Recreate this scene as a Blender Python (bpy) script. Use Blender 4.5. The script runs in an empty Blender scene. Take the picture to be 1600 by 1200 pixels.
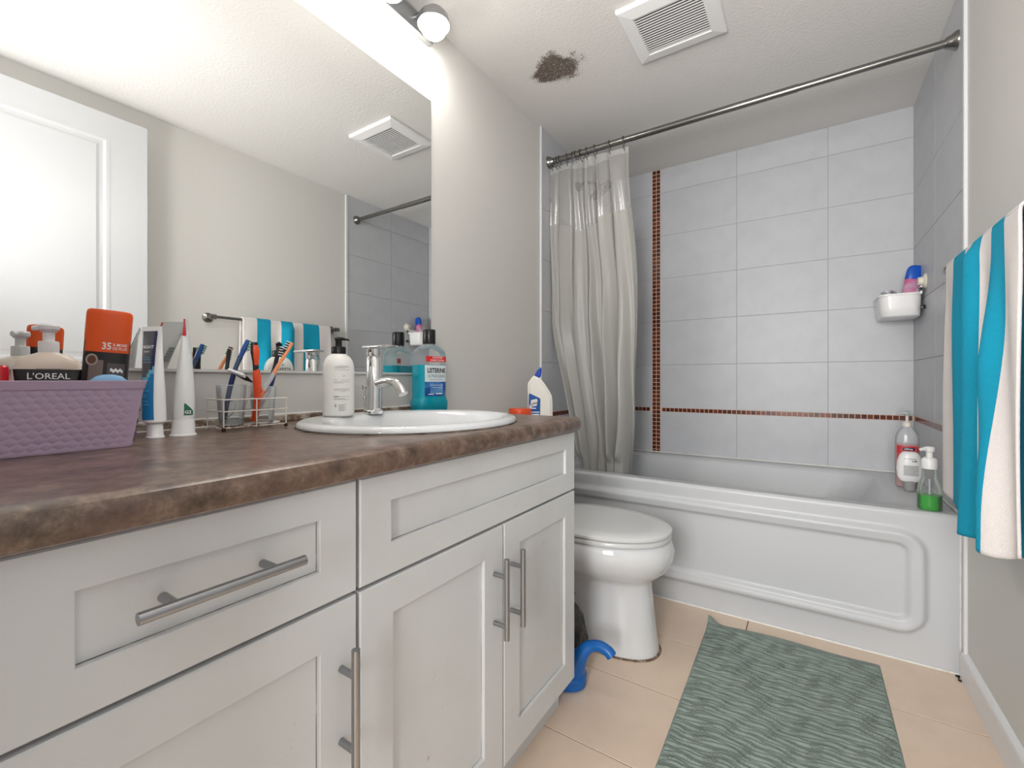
import bpy, bmesh, math, random
from mathutils import Matrix, Vector
R = math.radians
random.seed(7)
scn = bpy.context.scene
COL = scn.collection

# ------------------------------------------------------------------ camera
CAM = (1.1105, 0.0, 0.9416)
cd = bpy.data.cameras.new('camera'); cam = bpy.data.objects.new('camera', cd); COL.objects.link(cam)
cam.location = CAM; cam.rotation_euler = (R(90), 0, R(33.23))
cd.sensor_width = 36; cd.lens = 36 * 704.0 / 1600; cd.shift_y = -6.5 / 1600; cd.clip_start = 0.01
scn.camera = cam
# ------------------------------------------------------------------ world, lights, exposure
w = bpy.data.worlds.new('world'); scn.world = w; w.use_nodes = True
w.node_tree.nodes['Background'].inputs[0].default_value = (0.85, 0.9, 1.0, 1)
w.node_tree.nodes['Background'].inputs[1].default_value = 0.3
def area(name, loc, rot, sx, sy, power, col=(1, 1, 1)):
    l = bpy.data.lights.new(name, 'AREA'); l.shape = 'RECTANGLE'; l.size = sx; l.size_y = sy; l.energy = power; l.color = col
    o = bpy.data.objects.new(name, l); COL.objects.link(o); o.location = loc; o.rotation_euler = rot
    return o
# added fill lamps, not fixtures: hall panel shining in, panel aimed at ceiling
area('hall_fill_light', (0.98, -1.40, 1.15), (R(86), 0, R(-3)), 0.8, 1.0, 34, (1, .995, .985))
area('ceiling_fill_light', (0.90, -0.0, 1.35), (R(180-42), 0, R(10)), 0.3, 0.3, 6, (1, .99, .98))
GLOBE_E = 33
vs = scn.view_settings
vs.view_transform = 'Standard'; vs.look = 'None'; vs.gamma = 1; vs.use_curve_mapping = False
vs.exposure = 0.84

W, D, H = 1.527, 2.7454, 2.2017
TUBY = 1.987
CT = 0.837           # counter top height

# ------------------------------------------------------------------ helpers
def srgb(c):
    return tuple(((v/255)/12.92 if v/255 <= .04045 else ((v/255+.055)/1.055)**2.4) for v in c) + (1,)
def mat(name, rgb, rough=.5, metal=0, noise=None, bump=None, coat=0, trans=0, ior=1.45, spec=.5, emit=None, alpha=1):
    m = bpy.data.materials.new(name); m.use_nodes = True; nt = m.node_tree; b = nt.nodes['Principled BSDF']
    b.inputs['Base Color'].default_value = srgb(rgb); b.inputs['Roughness'].default_value = rough
    b.inputs['Metallic'].default_value = metal; b.inputs['Coat Weight'].default_value = coat
    b.inputs['Transmission Weight'].default_value = trans; b.inputs['IOR'].default_value = ior
    b.inputs['Specular IOR Level'].default_value = spec
    if emit:
        b.inputs['Emission Color'].default_value = srgb(emit[0]); b.inputs['Emission Strength'].default_value = emit[1]
    tc = nt.nodes.new('ShaderNodeTexCoord')
    if noise:   # (scale, rgb2, contrast lo, hi[, stretch])
        n = nt.nodes.new('ShaderNodeTexNoise'); n.inputs['Scale'].default_value = noise[0]; n.inputs['Detail'].default_value = 6
        n.inputs['Roughness'].default_value = .62
        mp = nt.nodes.new('ShaderNodeMapping')
        if len(noise) > 4: mp.inputs['Scale'].default_value = noise[4]
        nt.links.new(tc.outputs['Object'], mp.inputs[0]); nt.links.new(mp.outputs[0], n.inputs[0])
        r = nt.nodes.new('ShaderNodeValToRGB'); r.color_ramp.elements[0].position = noise[2]; r.color_ramp.elements[1].position = noise[3]
        r.color_ramp.elements[0].color = srgb(rgb); r.color_ramp.elements[1].color = srgb(noise[1])
        nt.links.new(n.outputs[0], r.inputs[0]); nt.links.new(r.outputs[0], b.inputs['Base Color'])
    if bump:    # (scale, strength, distance)
        n = nt.nodes.new('ShaderNodeTexNoise'); n.inputs['Scale'].default_value = bump[0]; n.inputs['Detail'].default_value = 4
        bp = nt.nodes.new('ShaderNodeBump'); bp.inputs['Strength'].default_value = bump[1]; bp.inputs['Distance'].default_value = bump[2]
        nt.links.new(tc.outputs['Object'], n.inputs[0])
        nt.links.new(n.outputs[0], bp.inputs['Height']); nt.links.new(bp.outputs[0], b.inputs['Normal'])
    return m
def clearmat(name, rgb, fac=.12, rough=.05, tint=(255, 255, 255)):
    m = bpy.data.materials.new(name); m.use_nodes = True; nt = m.node_tree; nt.nodes.clear()
    o = nt.nodes.new('ShaderNodeOutputMaterial'); mx = nt.nodes.new('ShaderNodeMixShader')
    t = nt.nodes.new('ShaderNodeBsdfTransparent'); t.inputs[0].default_value = srgb(tint)
    p = nt.nodes.new('ShaderNodeBsdfPrincipled'); p.inputs['Base Color'].default_value = srgb(rgb); p.inputs['Roughness'].default_value = rough
    f = nt.nodes.new('ShaderNodeFresnel'); f.inputs[0].default_value = 1.4
    a = nt.nodes.new('ShaderNodeMath'); a.operation = 'ADD'; a.inputs[1].default_value = fac; a.use_clamp = True
    nt.links.new(f.outputs[0], a.inputs[0]); nt.links.new(a.outputs[0], mx.inputs[0])
    nt.links.new(t.outputs[0], mx.inputs[1]); nt.links.new(p.outputs[0], mx.inputs[2]); nt.links.new(mx.outputs[0], o.inputs[0])
    return m

def bm_box(bm, x0, x1, y0, y1, z0, z1, bev=0, seg=2, mi=0):
    r = bmesh.ops.create_cube(bm, size=1)
    vsn = r['verts']
    for v in vsn:
        v.co = Vector(((x0+x1)/2 + v.co.x*(x1-x0), (y0+y1)/2 + v.co.y*(y1-y0), (z0+z1)/2 + v.co.z*(z1-z0)))
    fs = set(f for v in vsn for f in v.link_faces)
    for f in fs: f.material_index = mi
    if bev:
        es = list(set(e for v in vsn for e in v.link_edges))
        o = bmesh.ops.bevel(bm, geom=es, offset=bev, segments=seg, affect='EDGES', profile=.5)
        for f in o['faces']: f.material_index = mi
def bm_loft(bm, rings, cap0=True, cap1=True, mi=0, closed=True):
    vr = [[bm.verts.new(p) for p in r] for r in rings]
    n = len(vr[0])
    for a, b in zip(vr, vr[1:]):
        for i in range(n if closed else n-1):
            j = (i+1) % n
            f = bm.faces.new((a[i], a[j], b[j], b[i])); f.material_index = mi
    if cap0: f = bm.faces.new(list(reversed(vr[0]))); f.material_index = mi
    if cap1: f = bm.faces.new(vr[-1]); f.material_index = mi
    return vr
def ring(cx, cy, z, a, b, n=32, e=2.0, rot=0):
    out = []
    for i in range(n):
        t = 2*math.pi*i/n; c, s = math.cos(t), math.sin(t)
        x = a*abs(c)**(2/e)*(1 if c >= 0 else -1); y = b*abs(s)**(2/e)*(1 if s >= 0 else -1)
        out.append((cx + x*math.cos(rot)-y*math.sin(rot), cy + x*math.sin(rot)+y*math.cos(rot), z))
    return out
def bm_lathe(bm, prof, cx=0, cy=0, n=24, sx=1, sy=1, e=2, mi=0, cap0=True, cap1=True):
    return bm_loft(bm, [ring(cx, cy, z, max(r, 1e-5)*sx, max(r, 1e-5)*sy, n, e) for r, z in prof], cap0, cap1, mi)
def bm_tube(bm, pts, rad, n=10, mi=0, flat=1.0, cap=True, upv=(0, 0, 1)):
    pts = [Vector(p) for p in pts]
    if not isinstance(rad, (list, tuple)): rad = [rad]*len(pts)
    rings = []; prev = None
    for i, p in enumerate(pts):
        t = (pts[min(i+1, len(pts)-1)] - pts[max(i-1, 0)]).normalized()
        if prev is None:
            u = Vector(upv)
            if abs(t.dot(u)) > .95: u = Vector((1, 0, 0))
            prev = u
        s = t.cross(prev).normalized(); u = s.cross(t).normalized(); prev = u
        rings.append([p + s*math.cos(2*math.pi*k/n)*rad[i] + u*math.sin(2*math.pi*k/n)*rad[i]*flat for k in range(n)])
    bm_loft(bm, rings, cap, cap, mi)
def smooth_path(pts, k=6):
    pts = [Vector(p) for p in pts]; out = []
    for i in range(len(pts)-1):
        p0 = pts[max(i-1, 0)]; p1 = pts[i]; p2 = pts[i+1]; p3 = pts[min(i+2, len(pts)-1)]
        for j in range(k):
            t = j/k
            out.append(.5*((2*p1)+(-p0+p2)*t+(2*p0-5*p1+4*p2-p3)*t*t+(-p0+3*p1-3*p2+p3)*t**3))
    out.append(pts[-1]); return out
def B(): return bmesh.new()
def mk(name, bm, mats, parent=None, world=True, smooth=True, label=None, xf=None, ang=40):
    """one bmesh -> one mesh object; world=True: the shape is given in room coordinates"""
    if xf is not None: bm.transform(xf)
    root = parent
    while root is not None and root.parent is not None: root = root.parent
    if world and root is not None and root.type == 'EMPTY': bm.transform(Matrix.Translation(-Vector(root.location)))
    bmesh.ops.recalc_face_normals(bm, faces=bm.faces)
    me = bpy.data.meshes.new(name); bm.to_mesh(me); bm.free()
    for m in (mats if isinstance(mats, (list, tuple)) else [mats]): me.materials.append(m)
    if smooth:
        me.polygons.foreach_set('use_smooth', [True]*len(me.polygons)); me.set_sharp_from_angle(angle=R(ang))
    o = bpy.data.objects.new(name, me); COL.objects.link(o)
    if parent is not None: o.parent = parent
    if label: o['label'] = label
    return o
def thing(name, label, cat, loc, rz=0, group=None, tilt=None):
    o = bpy.data.objects.new(name, None); COL.objects.link(o); o.location = loc
    o.rotation_euler = (tilt[0], tilt[1], rz) if tilt else (0, 0, rz)
    o.empty_display_size = .05
    o['label'] = label; o['category'] = cat
    if group: o['group'] = group
    return o
def tag(o, label, cat, group=None):
    o['label'] = label; o['category'] = cat
    if group: o['group'] = group
    return o
def struct(name, bm, mats, smooth=False, label=None):
    o = mk(name, bm, mats, smooth=smooth); o['kind'] = 'structure'
    if label: o['label'] = label
    return o
def copy_tree(o, parent=None):
    c = o.copy(); COL.objects.link(c); c.parent = parent
    for ch in list(o.children): copy_tree(ch, c)
    return c
_txt = {}
def text(parent, s, size, m, fn, name='lettering', bold=0, align='CENTER', sx=1.0):
    """flat lettering; fn maps (u, v) on the label to a 3-D point in the parent's own frame"""
    key = (s, align, bold)
    if key not in _txt:
        cu = bpy.data.curves.new('t', 'FONT'); cu.body = s; cu.align_x = align; cu.align_y = 'CENTER'; cu.size = 1; cu.resolution_u = 2
        cu.offset = bold
        ob = bpy.data.objects.new('t', cu); COL.objects.link(ob)
        dg = bpy.context.evaluated_depsgraph_get(); dg.update()
        me = bpy.data.meshes.new_from_object(ob.evaluated_get(dg))
        _txt[key] = ([tuple(v.co) for v in me.vertices], [tuple(p.vertices) for p in me.polygons])
        bpy.data.objects.remove(ob); bpy.data.curves.remove(cu)
    vsx, fs = _txt[key]
    me = bpy.data.meshes.new(name)
    me.from_pydata([fn(v[0]*size*sx, v[1]*size) for v in vsx], [], fs); me.materials.append(m)
    o = bpy.data.objects.new(name, me); COL.objects.link(o); o.parent = parent
    return o
def patch(bm, u0, u1, v0, v1, fn, nu=6, nv=2, mi=0):
    g = [[bm.verts.new(fn(u0+(u1-u0)*i/nu, v0+(v1-v0)*j/nv)) for i in range(nu+1)] for j in range(nv+1)]
    for j in range(nv):
        for i in range(nu):
            f = bm.faces.new((g[j][i], g[j][i+1], g[j+1][i+1], g[j+1][i])); f.material_index = mi
def sst(a, b, x):
    t = max(0, min(1, (x-a)/(b-a))); return t*t*(3-2*t)

# ------------------------------------------------------------------ materials
M = {}
M['paint'] = mat('wall_paint', (214, 212, 208), .55, bump=(220, .08, .001))
M['ceil'] = mat('ceiling_paint', (224, 222, 219), .8, bump=(110, .35, .004))
M['white_paint'] = mat('white_trim_paint', (226, 227, 229), .35)
M['door'] = mat('door_paint', (196, 197, 199), .32)
M['tile'] = mat('white_glazed_tile', (195, 197, 201), .42, noise=(9, (189, 191, 195), .4, .7))
M['grout'] = mat('pale_grout', (172, 172, 172), .8)
M['mosgrout'] = mat('mosaic_grout', (222, 196, 180), .8)
M['caulk'] = mat('caulk', (226, 225, 222), .5, noise=(40, (205, 200, 192), .5, .75))
mos = [mat('mosaic_glass', c, .15, noise=(150, c2, .4, .6)) for c, c2 in (((112, 52, 34), (86, 40, 26)), ((92, 44, 30), (70, 34, 24)), ((128, 62, 42), (104, 48, 32)))]
M['floor'] = mat('floor_tile', (226, 205, 185), .38, noise=(7, (219, 197, 177), .35, .7), bump=(60, .05, .001))
M['fgrout'] = mat('floor_grout', (112, 84, 62), .9)
M['tub'] = mat('tub_enamel', (198, 200, 203), .34)
M['porc'] = mat('porcelain', (218, 220, 222), .08, coat=.4)
M['lid'] = mat('toilet_seat_plastic', (214, 215, 215), .2)
M['cab'] = mat('cabinet_paint', (212, 214, 215), .38, noise=(3.2, (204, 205, 204), .48, .72), bump=(30, .04, .001))
nt = M['cab'].node_tree; b_ = nt.nodes['Principled BSDF']; src = b_.inputs['Base Color'].links[0].from_socket     # small dirt marks on the paint
n_ = nt.nodes.new('ShaderNodeTexNoise'); n_.inputs['Scale'].default_value = 21; n_.inputs['Detail'].default_value = 5; n_.inputs['Roughness'].default_value = .7
r_ = nt.nodes.new('ShaderNodeValToRGB'); r_.color_ramp.elements[0].position = .685; r_.color_ramp.elements[1].position = .76
x_ = nt.nodes.new('ShaderNodeMix'); x_.data_type = 'RGBA'; x_.inputs[7].default_value = srgb((166, 158, 150))
nt.links.new([n for n in nt.nodes if n.type == 'TEX_COORD'][0].outputs['Object'], n_.inputs[0]); nt.links.new(n_.outputs[0], r_.inputs[0]); nt.links.new(r_.outputs[0], x_.inputs[0])
nt.links.new(src, x_.inputs[6]); nt.links.new(x_.outputs[2], b_.inputs['Base Color'])
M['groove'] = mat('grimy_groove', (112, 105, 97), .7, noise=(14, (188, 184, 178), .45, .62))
M['gap'] = mat('cabinet_gap', (46, 40, 36), .9)
M['steel'] = mat('brushed_steel', (160, 162, 164), .3, 1)
M['chrome'] = mat('chrome', (225, 225, 225), .07, 1)
M['dullchrome'] = mat('dull_chrome', (138, 137, 134), .22, 1)
M['dark'] = mat('black_plastic', (22, 21, 21), .28)
M['white'] = mat('white_plastic', (236, 236, 236), .28)
M['purple'] = mat('lilac_plastic', (194, 172, 198), .45)
M['orange'] = mat('orange_plastic', (232, 88, 26), .35)
M['mat'] = mat('bath_mat_cotton', (142, 155, 148), .95, noise=(30, (126, 140, 133), .35, .65), bump=(420, .6, .003))
M['blue'] = mat('blue_plastic', (22, 100, 178), .3)
M['teal'] = mat('towel_teal', (6, 156, 190), .95, bump=(500, .7, .004))
M['twhite'] = mat('towel_white', (232, 226, 224), .95, bump=(500, .7, .004))
M['text'] = mat('print_black', (30, 30, 32), .5)
M['greytext'] = mat('print_grey', (150, 150, 150), .5)
M['whitetext'] = mat('print_white', (240, 240, 240), .5)
M['bag'] = mat('dark_bin_bag', (62, 60, 58), .42, noise=(25, (92, 90, 86), .45, .7), bump=(40, .6, .01))
M['curtain'] = mat('curtain_fabric', (170, 169, 165), .36, trans=.0)
M['vinyl'] = clearmat('clear_vinyl', (214, 211, 205), .25, .2)
nt = M['vinyl'].node_tree; g_ = nt.nodes.new('ShaderNodeBsdfGlossy'); g_.inputs['Roughness'].default_value = .26; m3 = nt.nodes.new('ShaderNodeMixShader'); m3.inputs[0].default_value = .10
lk = nt.nodes['Mix Shader'].outputs[0]; nt.links.new(lk, m3.inputs[1]); nt.links.new(g_.outputs[0], m3.inputs[2]); nt.links.new(m3.outputs[0], [n for n in nt.nodes if n.type == 'OUTPUT_MATERIAL'][0].inputs[0])
M['clear'] = clearmat('clear_plastic', (245, 247, 247), .03, .04, (253, 254, 254))
M['tealiq'] = mat('mouthwash_liquid', (0, 150, 172), .06, spec=.6)
M['greenliq'] = mat('green_soap', (22, 160, 30), .1)
M['red'] = mat('red_plastic', (208, 16, 34), .3)
M['cream'] = mat('cream_bottle', (231, 218, 204), .35)
M['rust'] = mat('rusty_metal', (88, 44, 32), .8, noise=(200, (60, 32, 26), .4, .6))
M['wire'] = mat('white_coated_wire', (224, 220, 214), .4)
# curtain is slightly translucent cloth
nt = M['curtain'].node_tree; b_ = nt.nodes['Principled BSDF']; tr = nt.nodes.new('ShaderNodeBsdfTranslucent'); tr.inputs[0].default_value = srgb((196, 195, 190))
mx = nt.nodes.new('ShaderNodeMixShader'); mx.inputs[0].default_value = .15
nt.links.new(b_.outputs[0], mx.inputs[1]); nt.links.new(tr.outputs[0], mx.inputs[2]); nt.links.new(mx.outputs[0], nt.nodes['Material Output'].inputs[0])
# mirror
mm = bpy.data.materials.new('mirror_silver'); mm.use_nodes = True
p = mm.node_tree.nodes['Principled BSDF']; p.inputs['Metallic'].default_value = 1; p.inputs['Roughness'].default_value = 0; p.inputs['Base Color'].default_value = (.93, .94, .93, 1)
M['mirror'] = mm
# laminate countertop: mottled brown stone pattern
def laminate():
    m = bpy.data.materials.new('brown_laminate'); m.use_nodes = True; nt = m.node_tree; b = nt.nodes['Principled BSDF']
    tc = nt.nodes.new('ShaderNodeTexCoord'); n1 = nt.nodes.new('ShaderNodeTexNoise'); n1.inputs['Scale'].default_value = 38; n1.inputs['Detail'].default_value = 9; n1.inputs['Roughness'].default_value = .7
    n2 = nt.nodes.new('ShaderNodeTexNoise'); n2.inputs['Scale'].default_value = 9; n2.inputs['Detail'].default_value = 4; n2.inputs['Distortion'].default_value = 1.5
    r1 = nt.nodes.new('ShaderNodeValToRGB'); e = r1.color_ramp.elements
    e[0].position = .36; e[0].color = srgb((66, 53, 43)); e[1].position = .66; e[1].color = srgb((140, 120, 105))
    x = e.new(.5); x.color = srgb((100, 82, 69))
    r2 = nt.nodes.new('ShaderNodeValToRGB'); r2.color_ramp.elements[0].position = .42; r2.color_ramp.elements[1].position = .62
    r2.color_ramp.elements[0].color = (.0, .0, .0, 1); r2.color_ramp.elements[1].color = (.7, .7, .7, 1)
    mxn = nt.nodes.new('ShaderNodeMix'); mxn.data_type = 'RGBA'; mxn.inputs[7].default_value = srgb((136, 104, 95))
    for n in (n1, n2): nt.links.new(tc.outputs['Object'], n.inputs[0])
    nt.links.new(n1.outputs[0], r1.inputs[0]); nt.links.new(n2.outputs[0], r2.inputs[0])
    sc = nt.nodes.new('ShaderNodeMath'); sc.operation = 'MULTIPLY'; sc.inputs[1].default_value = .45
    nt.links.new(r2.outputs[0], sc.inputs[0]); nt.links.new(sc.outputs[0], mxn.inputs[0]); nt.links.new(r1.outputs[0], mxn.inputs[6])
    nt.links.new(mxn.outputs[2], b.inputs['Base Color']); b.inputs['Roughness'].default_value = .3
    return m
M['lam'] = laminate()
# ceiling with a mould stain that has a shape of its own
def mould_on_ceiling(m):
    nt = m.node_tree; b = nt.nodes['Principled BSDF']
    tc = nt.nodes.new('ShaderNodeTexCoord')
    sub = nt.nodes.new('ShaderNodeVectorMath'); sub.operation = 'SUBTRACT'; sub.inputs[1].default_value = (.262, 1.628, H)
    mp = nt.nodes.new('ShaderNodeMapping'); mp.inputs['Scale'].default_value = (6.9, 8.0, 0); mp.inputs['Rotation'].default_value = (0, 0, R(12))
    ln = nt.nodes.new('ShaderNodeVectorMath'); ln.operation = 'LENGTH'
    nz = nt.nodes.new('ShaderNodeTexNoise'); nz.inputs['Scale'].default_value = 14; nz.inputs['Detail'].default_value = 3
    fine = nt.nodes.new('ShaderNodeTexNoise'); fine.inputs['Scale'].default_value = 230; fine.inputs['Detail'].default_value = 5; fine.inputs['Roughness'].default_value = .7
    nt.links.new(tc.outputs['Object'], sub.inputs[0]); nt.links.new(sub.outputs[0], mp.inputs[0]); nt.links.new(mp.outputs[0], ln.inputs[0])
    nt.links.new(tc.outputs['Object'], nz.inputs[0]); nt.links.new(tc.outputs['Object'], fine.inputs[0])
    a1 = nt.nodes.new('ShaderNodeMath'); a1.operation = 'MULTIPLY_ADD'; a1.inputs[1].default_value = 1.0; nt.links.new(nz.outputs[0], a1.inputs[0]); nt.links.new(ln.outputs[1], a1.inputs[2])
    m1 = nt.nodes.new('ShaderNodeMapRange'); m1.inputs[1].default_value = 1.42; m1.inputs[2].default_value = 1.0; nt.links.new(a1.outputs[0], m1.inputs[0])
    a2 = nt.nodes.new('ShaderNodeMath'); a2.operation = 'MULTIPLY_ADD'; a2.inputs[1].default_value = .42; nt.links.new(m1.outputs[0], a2.inputs[0]); nt.links.new(fine.outputs[0], a2.inputs[2])
    m2 = nt.nodes.new('ShaderNodeMapRange'); m2.inputs[1].default_value = .72; m2.inputs[2].default_value = .88; nt.links.new(a2.outputs[0], m2.inputs[0])
    mxn = nt.nodes.new('ShaderNodeMix'); mxn.data_type = 'RGBA'; mxn.inputs[6].default_value = b.inputs['Base Color'].default_value; mxn.inputs[7].default_value = srgb((98, 87, 76))
    nt.links.new(m2.outputs[0], mxn.inputs[0]); nt.links.new(mxn.outputs[2], b.inputs['Base Color'])
mould_on_ceiling(M['ceil'])

# ------------------------------------------------------------------ the room
# floor: grout bed with single tiles
bm = B(); bm_box(bm, -.1, W+.1, -.15, D+.1, -.06, -.0015); floor = struct('floor', bm, M['fgrout'])
def tile_mesh(name, sx, sy, sz, ch, m):   # slab with chamfered face (+z), centred in x and y, top at z = 0
    me = bpy.data.meshes.new(name); a, b_, c = sx/2, sy/2, ch
    v = [(-a, -b_, -sz), (a, -b_, -sz), (a, b_, -sz), (-a, b_, -sz), (-a, -b_, -c), (a, -b_, -c), (a, b_, -c), (-a, b_, -c),
         (-a+c, -b_+c, 0), (a-c, -b_+c, 0), (a-c, b_-c, 0), (-a+c, b_-c, 0)]
    f = [(8, 9, 10, 11)] + [(i, (i+1) % 4, 4+(i+1) % 4, 4+i) for i in range(4)] + [(4+i, 4+(i+1) % 4, 8+(i+1) % 4, 8+i) for i in range(4)]
    me.from_pydata(v, [], f); me.materials.append(m); me.validate(); return me
_tm = {}
def tile(parent, name, cx, cy, cz, sx, sy, sz, rot, m, ch=.0008):
    k = (round(sx, 4), round(sy, 4), sz, m.name)
    if k not in _tm: _tm[k] = tile_mesh(name, sx, sy, sz, ch, m)
    o = bpy.data.objects.new(name, _tm[k]); COL.objects.link(o); o.location = (cx, cy, cz); o.rotation_euler = rot; o.parent = parent
    return o
rows = [(1.6835, 1.984, .918), (1.380, 1.6805, .918), (1.0765, 1.3770, .918), (.7725, 1.074, .918), (.469, .7705, 1.118), (.1655, .467, .918), (-.138, .1635, 1.118)]
for y0, y1, j in rows:
    xs = []; x = j
    while x > 0: x -= .604
    while x < W:
        a, b_ = max(x+.0016, 0.0), min(x+.604-.0016, W)
        if b_-a > .02: tile(floor, 'floor_tile', (a+b_)/2, (y0+y1)/2+.0005, 0, b_-a, y1-y0, .006, (0, 0, 0), M['floor'])
        x += .604
# ceiling, walls
bm = B(); bm_box(bm, -.1, W+.1, -.12, D+.1, H, H+.08); struct('ceiling', bm, M['ceil'])
bm = B(); bm_box(bm, -.1, 0, -.12, D+.1, -.05, H+.02); wl = struct('wall_left', bm, M['paint'])
bm = B(); bm_box(bm, W, W+.1, -.12, D+.1, -.05, H+.02); wr = struct('wall_right', bm, M['paint'])
bm = B(); bm_box(bm, -.1, W+.1, D+.002, D+.1, -.05, H+.02); wb = struct('wall_back', bm, M['grout'])
bm = B(); bm_box(bm, -.1, .70, -.12, -.02, -.05, H+.02); bm_box(bm, 1.50, W+.1, -.12, -.02, -.05, H+.02); bm_box(bm, .70, 1.50, -.12, -.02, 2.13, H+.02)
struct('wall_front', bm, M['paint'])
# hallway beyond the open doorway, behind the camera
bm = B(); bm_box(bm, -.6, 2.6, -1.7, -.15, -.06, 0); struct('floor_hall', bm, M['floor'])
bm = B(); bm_box(bm, -.6, 2.6, -1.7, -.12, 2.2, 2.28); struct('ceiling_hall', bm, M['ceil'])
bm = B(); bm_box(bm, -.6, 2.6, -1.8, -1.7, 0, 2.28); struct('wall_hall', bm, M['paint'])
# tiled surround
RZ = [(.5135, .7515), (.7765, 1.029), (1.031, 1.288), (1.290, 1.544), (1.546, 1.800), (1.802, 2.058), (2.060, H)]
BX = [(.006, .3265), (.3745, .7855), (.7875, 1.197), (1.199, 1.521)]
up_back = (R(90), 0, 0); on_left = (R(90), 0, R(90)); on_right = (R(90), 0, R(-90))
for z0, z1 in RZ:
    for x0, x1 in BX:
        tile(wb, 'tile', (x0+x1)/2, D, (z0+z1)/2, x1-x0, z1-z0, .006, up_back, M['tile'])
# grout beds behind the side tiles
for nm, x0, x1 in (('tile_backing', .0, .003), ('tile_backing', W-.003, W)):
    bm = B(); bm_box(bm, x0, x1, 1.955, D, .5, H); o = mk(nm, bm, M['grout'], wl if x0 == 0 else wr, smooth=False)
SY = [(1.956, 2.3435), (2.3455, D-.001)]
for z0, z1 in RZ:
    for y0, y1 in SY:
        tile(wl, 'tile', .0055, (y0+y1)/2, (z0+z1)/2, y1-y0, z1-z0, .0045, on_left, M['tile'])
        tile(wr, 'tile', W-.0055, (y0+y1)/2, (z0+z1)/2, y1-y0, z1-z0, .0045, on_right, M['tile'])
# narrow white tile strip running down in front of the tub on the right and left wall
for wll, x, rt in ((wl, .0055, on_left), (wr, W-.0055, on_right)):
    tile(wll, 'tile', x, 1.969, .3, .026, .42, .0055, rt, M['tile'])
# mosaic
bm = B(); bm_box(bm, .3268, .3742, D+.0008, D+.0025, .5005, H); mk('mosaic_bed', bm, M['mosgrout'], wb, smooth=False)
bm = B(); bm_box(bm, .006, 1.521, D+.0009, D+.0025, .7517, .7763); mk('mosaic_bed', bm, M['mosgrout'], wb, smooth=False)
for par, x0, x1 in ((wl, .0015, .0046), (wr, W-.0046, W-.0015)):
    bm = B(); bm_box(bm, x0, x1, 1.956, D-.001, .7517, .7763); mk('mosaic_bed', bm, M['mosgrout'], par, smooth=False)
z = .5025; k = 0
while z + .0215 < H:
    for c in (0, 1):
        tile(wb, 'mosaic_tile', .339+.0236*c-.0004, D-.0003, z+.0108, .0208, .0208, .003, up_back, random.choice(mos), .0006)
    z += .0236
x = .0075
while x + .021 < 1.522:
    if not (.3268-.02 < x < .3742): tile(wb, 'mosaic_tile', x+.0107, D-.0003, .764, .0208, .0208, .003, up_back, random.choice(mos), .0006)
    x += .0236
y = 1.957
while y + .021 < D:
    tile(wl, 'mosaic_tile', .0062, y+.0107, .764, .0208, .0208, .003, on_left, random.choice(mos), .0006)
    tile(wr, 'mosaic_tile', W-.0062, y+.0107, .764, .0208, .0208, .003, on_right, random.choice(mos), .0006)
    y += .0236
# corner trims where paint meets tile
bm = B(); bm_box(bm, 0, .0095, 1.945, 1.9555, .5, H, .002, 1); struct('trim_1', bm, M['white_paint'], label='white vertical edge trim between paint and tile on the left wall')
bm = B(); bm_box(bm, W-.0095, W, 1.938, 1.9555, .085, H, .002, 1); struct('trim_2', bm, M['white_paint'], label='white vertical edge trim between paint and tile on the right wall')
# caulk in the tile corners and along the tub
bm = B()
bm_tube(bm, [(.0055, 1.96, .5105), (.0055, D-.003, .5105), (1.5215, D-.003, .5105), (1.5215, 1.96, .5105)], .004, 6)
struct('trim_3', bm, M['caulk'], label='white caulk bead where the tiles meet the tub')
bm = B(); bm_tube(bm, [(.0, TUBY-.003, .001), (1.522, TUBY-.003, .001)], .0045, 6); bm_tube(bm, [(1.5205, TUBY-.002, .0), (1.5205, TUBY-.002, .5)], .004, 6)
struct('trim_4', bm, M['caulk'], label='white caulk bead along the foot of the tub')
# baseboard right
bm = B()
prof = [(W, 0), (W-.014, 0), (W-.014, .078), (W-.012, .086), (W-.006, .092), (W, .094)]
bm_loft(bm, [[(x, y, z) for x, z in prof] for y in (-.02, 1.957)]); struct('baseboard_right', bm, M['white_paint'], smooth=False)
# dark mildew speck in the corner
bm = B()
for i in range(14):
    bmesh.ops.create_icosphere(bm, subdivisions=1, radius=random.uniform(.0015, .004), matrix=Matrix.Translation((1.512+random.uniform(-.006, .006), 1.955+random.uniform(-.02, .015), .003)))
o = mk('mildew_speck', bm, mat('mildew', (40, 40, 36), .9), floor)
o['kind'] = 'stuff'
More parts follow.
